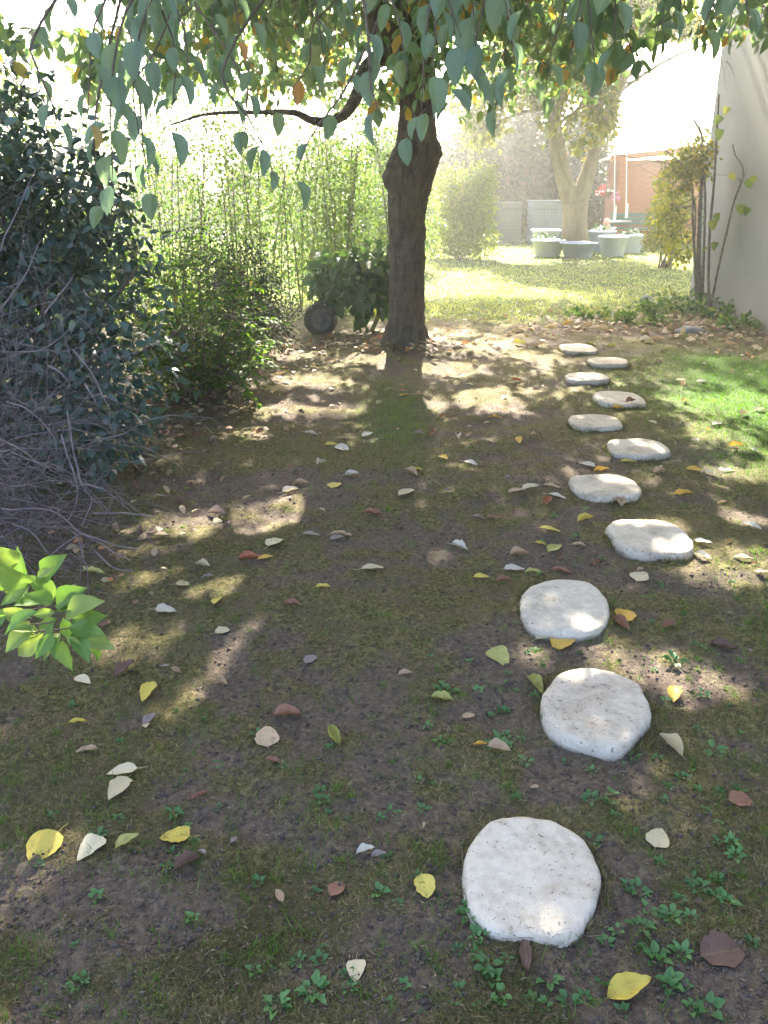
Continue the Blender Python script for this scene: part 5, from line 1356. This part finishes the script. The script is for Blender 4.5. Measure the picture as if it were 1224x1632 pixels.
 (824, 607, 16, 12, 0, 'red', 'cup', 'red leaf in the litter left of the far stones'),
 (641, 555, 16, 16, 80, 'golden', 'cup', 'yellowish leaf leaning against the foot of the cherry trunk'),
 (1210, 660, 24, 16, 20, 'white', 'cup', 'pale leaf on the bright grass at the right edge'),
 (1185, 665, 18, 16, 40, 'cream', 'fold', 'cream folded leaf on the bright grass'),
 (1142, 682, 13, 10, 30, 'white', 'flat', 'small white leaf at the near edge of the bright grass'),
 (1172, 714, 18, 9, -20, 'golden', 'cup', 'orange leaf below the bright grass'),
 (1158, 750, 20, 9, 0, 'cream', 'flat', 'cream leaf below the bright grass, left of the orange one'),
 (1118, 610, 14, 8, 10, 'white', 'flat', 'white leaf on the grass near the tenth stone'),
 (1085, 608, 14, 8, 10, 'cream', 'flat', 'cream leaf left of the white leaf near the tenth stone'),
 (1090, 644, 9, 9, 60, 'tan', 'fold', 'small tan leaf right of the eighth stone'),
 (447, 600, 12, 7, 0, 'tan', 'cup', 'small tan leaf in the sunny spot under the green shrub'),
]
for k, L_ in enumerate(FALLEN):
    o = drop_leaf(*L_, var=k % 2)

# many more small ones, farther off
def scatter(n, y0, y1, label, group, cols, smin, smax, xr=(-.42, .46), cond=None):
    cnt = 0; tries = 0
    while cnt < n and tries < n * 40:
        tries += 1
        y = y0 + (y1 - y0) * rng.random(); x = (xr[0] + (xr[1] - xr[0]) * rng.random()) * (y + .3)
        if in_stone(np.array([x]), np.array([y]), 1.15)[0] or (cond and not cond(x, y)): continue
        L = smin + (smax - smin) * rng.random(); a = rng.random() * 6.28
        sh = random.choice(['flat', 'cup', 'fold', 'narrow', 'flat', 'tube', 'round'])
        cl = random.choice(cols); o = new_obj('fallen_leaf', fall_mesh(sh, cl, int(rng.integers(2))), None, label=label.format(cl if cl != 'rust' else 'rusty'), cat='leaf', group=group)
        f = np.array([math.cos(a), math.sin(a), rng.normal(0, .12)]); h = float(ground_h(np.array([x]), np.array([y]))[0])
        o.matrix_basis = place_matrix(np.array([x, y, h + .012]), f, np.array([rng.normal(0, .25), rng.normal(0, .25), 1.0]), L, L * (.35 + .2 * rng.random()))
        cnt += 1
scatter(34, 5.0, 7.6, 'tiny {} dry leaf scattered between the tree shadow and the farther stones', 'small leaves below the tree', ['tan', 'white', 'rust', 'cream', 'golden', 'grey'], .04, .09, (-.02, .20))
scatter(26, 3.6, 5.6, 'tiny {} leaf scrap scattered over the middle of the bare soil', 'leaf scraps on the soil', ['rust', 'brown', 'grey', 'tan'], .03, .06, (-.22, .16))
scatter(30, 5.2, 8.3, 'tiny {} dry leaf scattered in the sun flecks left of the trunk shadow', 'small leaves left of the trunk', ['tan', 'white', 'rust', 'cream', 'brown'], .04, .09, (-.27, -.04))
scatter(26, 1.4, 3.6, 'tiny {} leaf scrap trodden into the near soil', 'leaf scraps in the near soil', ['brown', 'grey', 'rust', 'tan'], .018, .04, (-.42, .46))
scatter(22, 4.3, 8.2, 'tiny {} dry leaf on the thin grass right of the stepping stones', 'small leaves right of the stones', ['tan', 'cream', 'golden', 'white'], .035, .08, (.31, .44))
scatter(44, 8.2, 10.8, 'broad {} dry leaf in the litter beyond the farthest stepping stone', 'broad leaves beyond the stones', ['cream', 'white', 'tan', 'olive', 'golden'], .08, .16, (.10, .42))

# litter nobody could count: under the hedge, round the trunk, along the wall
mb = MB()
def litter(n, cx, cy, rx, ry, s0, s1):
    x = cx + rng.normal(0, rx, n); y = cy + rng.normal(0, ry, n); k = ~in_stone(x, y, 1.1); x, y = x[k], y[k]; n = len(x)
    P = np.stack([x, y, ground_h(x, y) + .008 + .02 * rng.random(n)], 1)
    leaf_batch(mb, P, np.stack([rng.normal(0, 1, n), rng.normal(0, 1, n), rng.normal(0, .25, n)], 1), rng.normal(0, .35, (n, 3)) + np.array([0, 0, 1.0]), s0 + (s1 - s0) * rng.random(n), .55, bend=1.8, tpl=(LEAF_HEX_V, LEAF_HEX_F))
litter(220, -.5, 8.5, .55, .25, .05, .10); litter(160, -1.2, 7.3, .35, .4, .05, .09); litter(160, -1.5, 6.2, .3, .4, .05, .09); litter(100, .25, 8.0, .35, .18, .05, .09); litter(90, 1.2, 9.0, .9, .5, .05, .09)
litter(260, 3.6, 9.5, .35, .8, .06, .12); litter(120, 2.9, 9.4, .6, .5, .06, .12); litter(120, -1.3, 5.2, .25, .5, .04, .08); litter(60, -1.3, 3.6, .22, .4, .04, .07); litter(120, 2.2, 10.2, 1.2, .7, .06, .12); litter(25, -1.1, 2.8, .2, .3, .03, .05)
mb.obj('leaf_litter', M_LITTER, label='dry leaf litter under the shrubs, round the trunk and along the wall', cat='leaf litter', kind='stuff')

# ------------------------------------------------------------------ weeds
def weed_mesh(seed, n, shape, el, ratio, teeth=0):
    rs = np.random.default_rng(seed); mb = MB(); base = leaf_hi(6, shape, .12, .12, .18, .03, seed, .5, teeth, 3)
    tv = np.concatenate(base.v); F4 = [f for f in base.f]
    for k in range(n):
        a = k * 2.4 + rs.random() * .6; e = el * (.5 + .9 * rs.random()); L = .6 + .5 * rs.random()
        f = np.array([math.cos(a) * math.cos(e), math.sin(a) * math.cos(e), math.sin(e)]); nn = np.array([-math.cos(a) * math.sin(e), -math.sin(a) * math.sin(e), math.cos(e)])
        x, y, z = frames(f[None], nn[None]); v = tv + np.array([0, .5, 0])
        V = x[0] * (v[:, 0] * L * ratio)[:, None] + y[0] * (v[:, 1] * L * .7)[:, None] + z[0] * (v[:, 2] * L * .6)[:, None]
        mb.add(V, F4)
    me = mb.mesh('weed'); me.materials.append(M_WEED); return me
WEED = [weed_mesh(1, 6, 'round', .5, .5), weed_mesh(2, 8, 'ovate', .6, .45), weed_mesh(3, 5, 'heart', .7, .6), weed_mesh(4, 9, 'round', .35, .4), weed_mesh(5, 4, 'ovate', .9, .5), weed_mesh(6, 11, 'ovate', .45, .42, .16)]
def weed(x, y, r, k, label, group):
    o = new_obj('weed', WEED[k], None, label=label, cat='weed', group=group)
    o.location = (x, y, float(ground_h(np.array([x]), np.array([y]))[0]) - .002); o.rotation_euler = (rng.normal(0, .12), rng.normal(0, .12), rng.random() * 6.28); o.scale = (r, r, r * (1 + .4 * rng.random()))
for (px, py, wpx, k, lb) in ((500, 1592, 66, 5, 'toothed green weed at the bottom edge, left of centre'), (440, 1612, 60, 5, 'toothed green weed cut by the bottom edge, leftmost of the pair'), (1045, 1537, 64, 1, 'dense leafy weed rosette beside the stalk of the large purple-brown leaf'), (412, 1418, 36, 1, 'small weed rosette left of the small torn tan leaf'),
                             (515, 1290, 34, 2, 'round-leaved weed left of the biggest stone, standing alone'), (522, 1310, 30, 4, 'pale sprig just below the round-leaved weed'), (670, 1257, 26, 4, 'upright green sprig left of the biggest stone'), (1112, 1420, 46, 3, 'spreading weed right of the biggest stone'), (1140, 1355, 34, 0, 'weed tuft above the spreading weed at right'),
                             (1010, 1340, 36, 4, 'weed left of the cream leaf standing alone'), (710, 1108, 44, 3, 'weed patch behind the olive curled leaf'), (795, 1608, 40, 4, 'weed cut by the bottom edge below the biggest stone'), (1100, 1612, 44, 2, 'weed cut by the bottom edge under the large purple-brown leaf'), (1195, 1515, 34, 1, 'weed at the right edge beside the large purple-brown leaf'),
                             (605, 1440, 44, 0, 'loose weed between the reddish brown round leaf and the round yellow leaf'), (665, 1412, 26, 1, 'small weed touching the top of the round yellow leaf'), (1140, 1200, 46, 3, 'weed patch right of the rolled cream leaf'), (1010, 1210, 36, 0, 'weed under the right edge of the second stone'), (900, 1215, 26, 4, 'sprig under the front of the second stone'), (1075, 1055, 40, 3, 'grey-green weed in the sunny spot above the second stone'), (155, 1335, 36, 0, 'weed behind the notched cream leaf'), (62, 1385, 24, 2, 'little weed under the big greenish yellow leaf'), (775, 1200, 22, 2, 'little weed beside the tan boat-shaped leaf'), (985, 1490, 40, 0, 'weed at the right foot of the biggest stone'), (1000, 1420, 34, 1, 'weed in the thin grass between the biggest stone and the spreading weed')):
    g = G(px, py); sc_ = project([g[0], g[1], 0])[2][0] / F_PX
    weed(g[0], g[1], wpx * sc_ * .5, k, lb, 'weeds in the near soil')
def weeds(n, y0, y1, xr, r0, r1, label, group):
    for _ in range(n):
        for _t in range(20):
            y = y0 + (y1 - y0) * rng.random() ** 1.3; x = (xr[0] + (xr[1] - xr[0]) * rng.random()) * (y + .3)
            if not in_stone(np.array([x]), np.array([y]), 1.1)[0]: break
        kk = int(rng.integers(5)); weed(x, y, r0 + (r1 - r0) * rng.random(), kk, label.format(['loose round-leaved', 'pointed-leaved', 'broad heart-leaved', 'flat round-leaved', 'upright pointed'][kk]), group)
weeds(95, 1.15, 2.4, (.10, .46), .014, .036, 'tiny {} weed seedling in the near soil round the big stones', 'weed seedlings on the right')
weeds(60, 1.15, 2.2, (-.44, .10), .009, .026, 'tiny {} weed seedling dotted over the near bare soil', 'weed seedlings on the left')
weeds(45, 2.4, 4.2, (.05, .45), .010, .024, 'tiny {} weed seedling in thin grass beside the middle stones', 'weed seedlings by the middle stones')

# ------------------------------------------------------------------ moss, thin grass, lawn, soil crumbs
def blades(name, n, y0, y1, power, mask, hmin, hmax, wid, mat, label, half=.6, lean=.6):
    x, y = fan_points(n, y0, y1, half, power)
    k = (rng.random(n) < mask(x, y)) & ~in_stone(x, y, .985); x, y = x[k], y[k]; n = len(x)
    z = ground_h(x, y) - .002; h = hmin + (hmax - hmin) * rng.random(n) ** 1.5
    a = rng.random(n) * 6.283; d = np.stack([np.cos(a), np.sin(a)], 1); le = rng.normal(0, lean, (n, 2))
    wd = wid * (.6 + .8 * rng.random(n)) * (1 + np.maximum(0, y - 3) * .12)
    V = np.empty((n, 3, 3))
    V[:, 0, 0] = x - d[:, 0] * wd; V[:, 0, 1] = y - d[:, 1] * wd; V[:, 0, 2] = z
    V[:, 1, 0] = x + d[:, 0] * wd; V[:, 1, 1] = y + d[:, 1] * wd; V[:, 1, 2] = z
    V[:, 2, 0] = x + le[:, 0] * h; V[:, 2, 1] = y + le[:, 1] * h; V[:, 2, 2] = z + h
    r = np.clip(.48 + .4 * fbm(x * 3, y * 3, None, 3, 66) + .28 * rng.normal(0, 1, n), 0, 1)
    MB().add(V.reshape(-1, 3), np.arange(n * 3).reshape(-1, 3), np.repeat(r, 3)).obj(name, mat, label=label, cat='grass', kind='stuff', smooth=False)
blades('moss_grass', 620000, .95, 9.5, 1.3, lambda x, y: np.clip(moss_mask(x, y) * 1.0 + .03, 0, 1) * (1 - .7 * lawn_mask(x, y)), .004, .014, .0013, M_GRASS, 'thin mossy grass patches over the dark soil', lean=1.0)
blades('lawn_grass', 260000, 1.8, 10.5, .6, lambda x, y: np.clip(lawn_mask(x, y), 0, 1), .012, .036, .0018, M_LAWN, 'bright green lawn grass right of the farther stones', lean=.5)
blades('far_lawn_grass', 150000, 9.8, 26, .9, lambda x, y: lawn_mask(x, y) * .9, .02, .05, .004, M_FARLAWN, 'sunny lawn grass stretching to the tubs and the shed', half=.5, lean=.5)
# grass creeping over the rims of the stones
tx, ty_ = [], []
for (sx, sy, rx, ry) in STONES:
    k = int(1500 * rx / .16); a = rng.random(k) * 6.283; s = .99 + .16 * rng.random(k) ** 1.6
    ok = fbm(np.cos(a) * 2.5 + sx * 7, np.sin(a) * 2.5 + sy * 3, None, 2, 88) > -.12
    tx.append((sx + np.cos(a) * rx * s)[ok]); ty_.append((sy + np.sin(a) * ry * s)[ok])
RIM = (np.concatenate(tx), np.concatenate(ty_))
def blades_at(name, x, y, hmin, hmax, wid, mat, label, lean):
    n = len(x); z = ground_h(x, y) - .002; h = hmin + (hmax - hmin) * rng.random(n) ** 1.6
    a = rng.random(n) * 6.283; d = np.stack([np.cos(a), np.sin(a)], 1); le = rng.normal(0, lean, (n, 2)); wd = wid * (.6 + .8 * rng.random(n))
    V = np.stack([np.stack([x - d[:, 0] * wd, y - d[:, 1] * wd, z], 1), np.stack([x + d[:, 0] * wd, y + d[:, 1] * wd, z], 1), np.stack([x + le[:, 0] * h, y + le[:, 1] * h, z + h], 1)], 1)
    MB().add(V.reshape(-1, 3), np.arange(n * 3).reshape(-1, 3), np.repeat(rng.random(n), 3)).obj(name, mat, label=label, cat='grass', kind='stuff', smooth=False)
tc = fan_points(620, 1.1, 6.0, .5, 1.3)
tk = ~in_stone(tc[0], tc[1], 1.1)
tcx, tcy = np.repeat(tc[0][tk], 22), np.repeat(tc[1][tk], 22)
sp_ = np.repeat(.006 + .022 * rng.random(tk.sum()), 22)
blades_at('grass_tufts', tcx + rng.normal(0, 1, len(tcx)) * sp_, tcy + rng.normal(0, 1, len(tcx)) * sp_, .008, .034, .0013, M_LAWN, 'little fresh green grass tufts dotted over soil and moss', .6)
blades_at('rim_grass', *RIM, .012, .045, .0014, M_GRASS, 'thin grass creeping over the rims of the stepping stones', .55)
# bits of straw and bark trodden flat
n = 60000
x, y = fan_points(n, .95, 8.0, .6, 1.5); k = ~in_stone(x, y, 1.0); x, y = x[k], y[k]; n = len(x)
P = np.stack([x, y, ground_h(x, y) + .003 + .004 * rng.random(n)], 1); mbs = MB()
leaf_batch(mbs, P, np.stack([rng.normal(0, 1, n), rng.normal(0, 1, n), rng.normal(0, .2, n)], 1), rng.normal(0, .3, (n, 3)) + np.array([0, 0, 1.0]), .004 + .012 * rng.random(n) ** 3, .2, tpl=(LEAF_TINY_V, LEAF_TINY_F))
mbs.obj('straw_debris', leaf_mat('straw_and_bark_bits', [(0, (0.05, 0.035, 0.028)), (.45, (0.13, 0.095, 0.065)), (.85, (0.18, 0.135, 0.09)), (1, (0.30, 0.24, 0.165))], .15, (1, 1, .8), .8), label='tiny bits of straw and bark trodden into the soil', cat='debris', kind='stuff')
# crumbs of earth
n = 45000
x, y = fan_points(n, .95, 6.5, .6, 1.5)
k = (rng.random(n) < (1 - .85 * moss_mask(x, y)) * (1 - lawn_mask(x, y))) & ~in_stone(x, y, 1.0); x, y = x[k], y[k]; n = len(x)
OV = np.array([[1, 0, 0], [-1, 0, 0], [0, 1, 0], [0, -1, 0], [0, 0, 1], [0, 0, -1]], float); OF = np.array([[0, 2, 4], [2, 1, 4], [1, 3, 4], [3, 0, 4], [2, 0, 5], [1, 2, 5], [3, 1, 5], [0, 3, 5]])
r = .0014 + .006 * rng.random(n) ** 5 + .0012 * rng.random(n)
V = OV[None] * r[:, None, None] * (.6 + .8 * rng.random((n, 6, 1))) + np.stack([x, y, ground_h(x, y) + r * .3], 1)[:, None, :]
a = rng.random(n) * 6.28
MB().add(V.reshape(-1, 3), (OF[None] + (np.arange(n) * 6)[:, None, None]).reshape(-1, 3)).obj('soil_crumbs', M_CRUMB, label='crumbs of dark earth strewn over the bare soil', cat='soil', kind='stuff')

# ------------------------------------------------------------------ thin air volume added to stand in for lens glare
hm, t, out = new_mat('glare_veil')
pv = N(t, 'VolumePrincipled')
pv.inputs['Color'].default_value = (0.97, 0.98, 0.95, 1)
pv.inputs['Density'].default_value = 0.0046
pv.inputs['Anisotropy'].default_value = 0.72
t.links.new(pv.outputs[0], out.inputs['Volume'])
MB().add(*box(-260, 260, -70, 160, -1.6, 13.0)).obj('glare_haze', hm, smooth=False, kind='stuff', label='thin volume added over the garden, standing in for lens glare', cat='glare_haze')
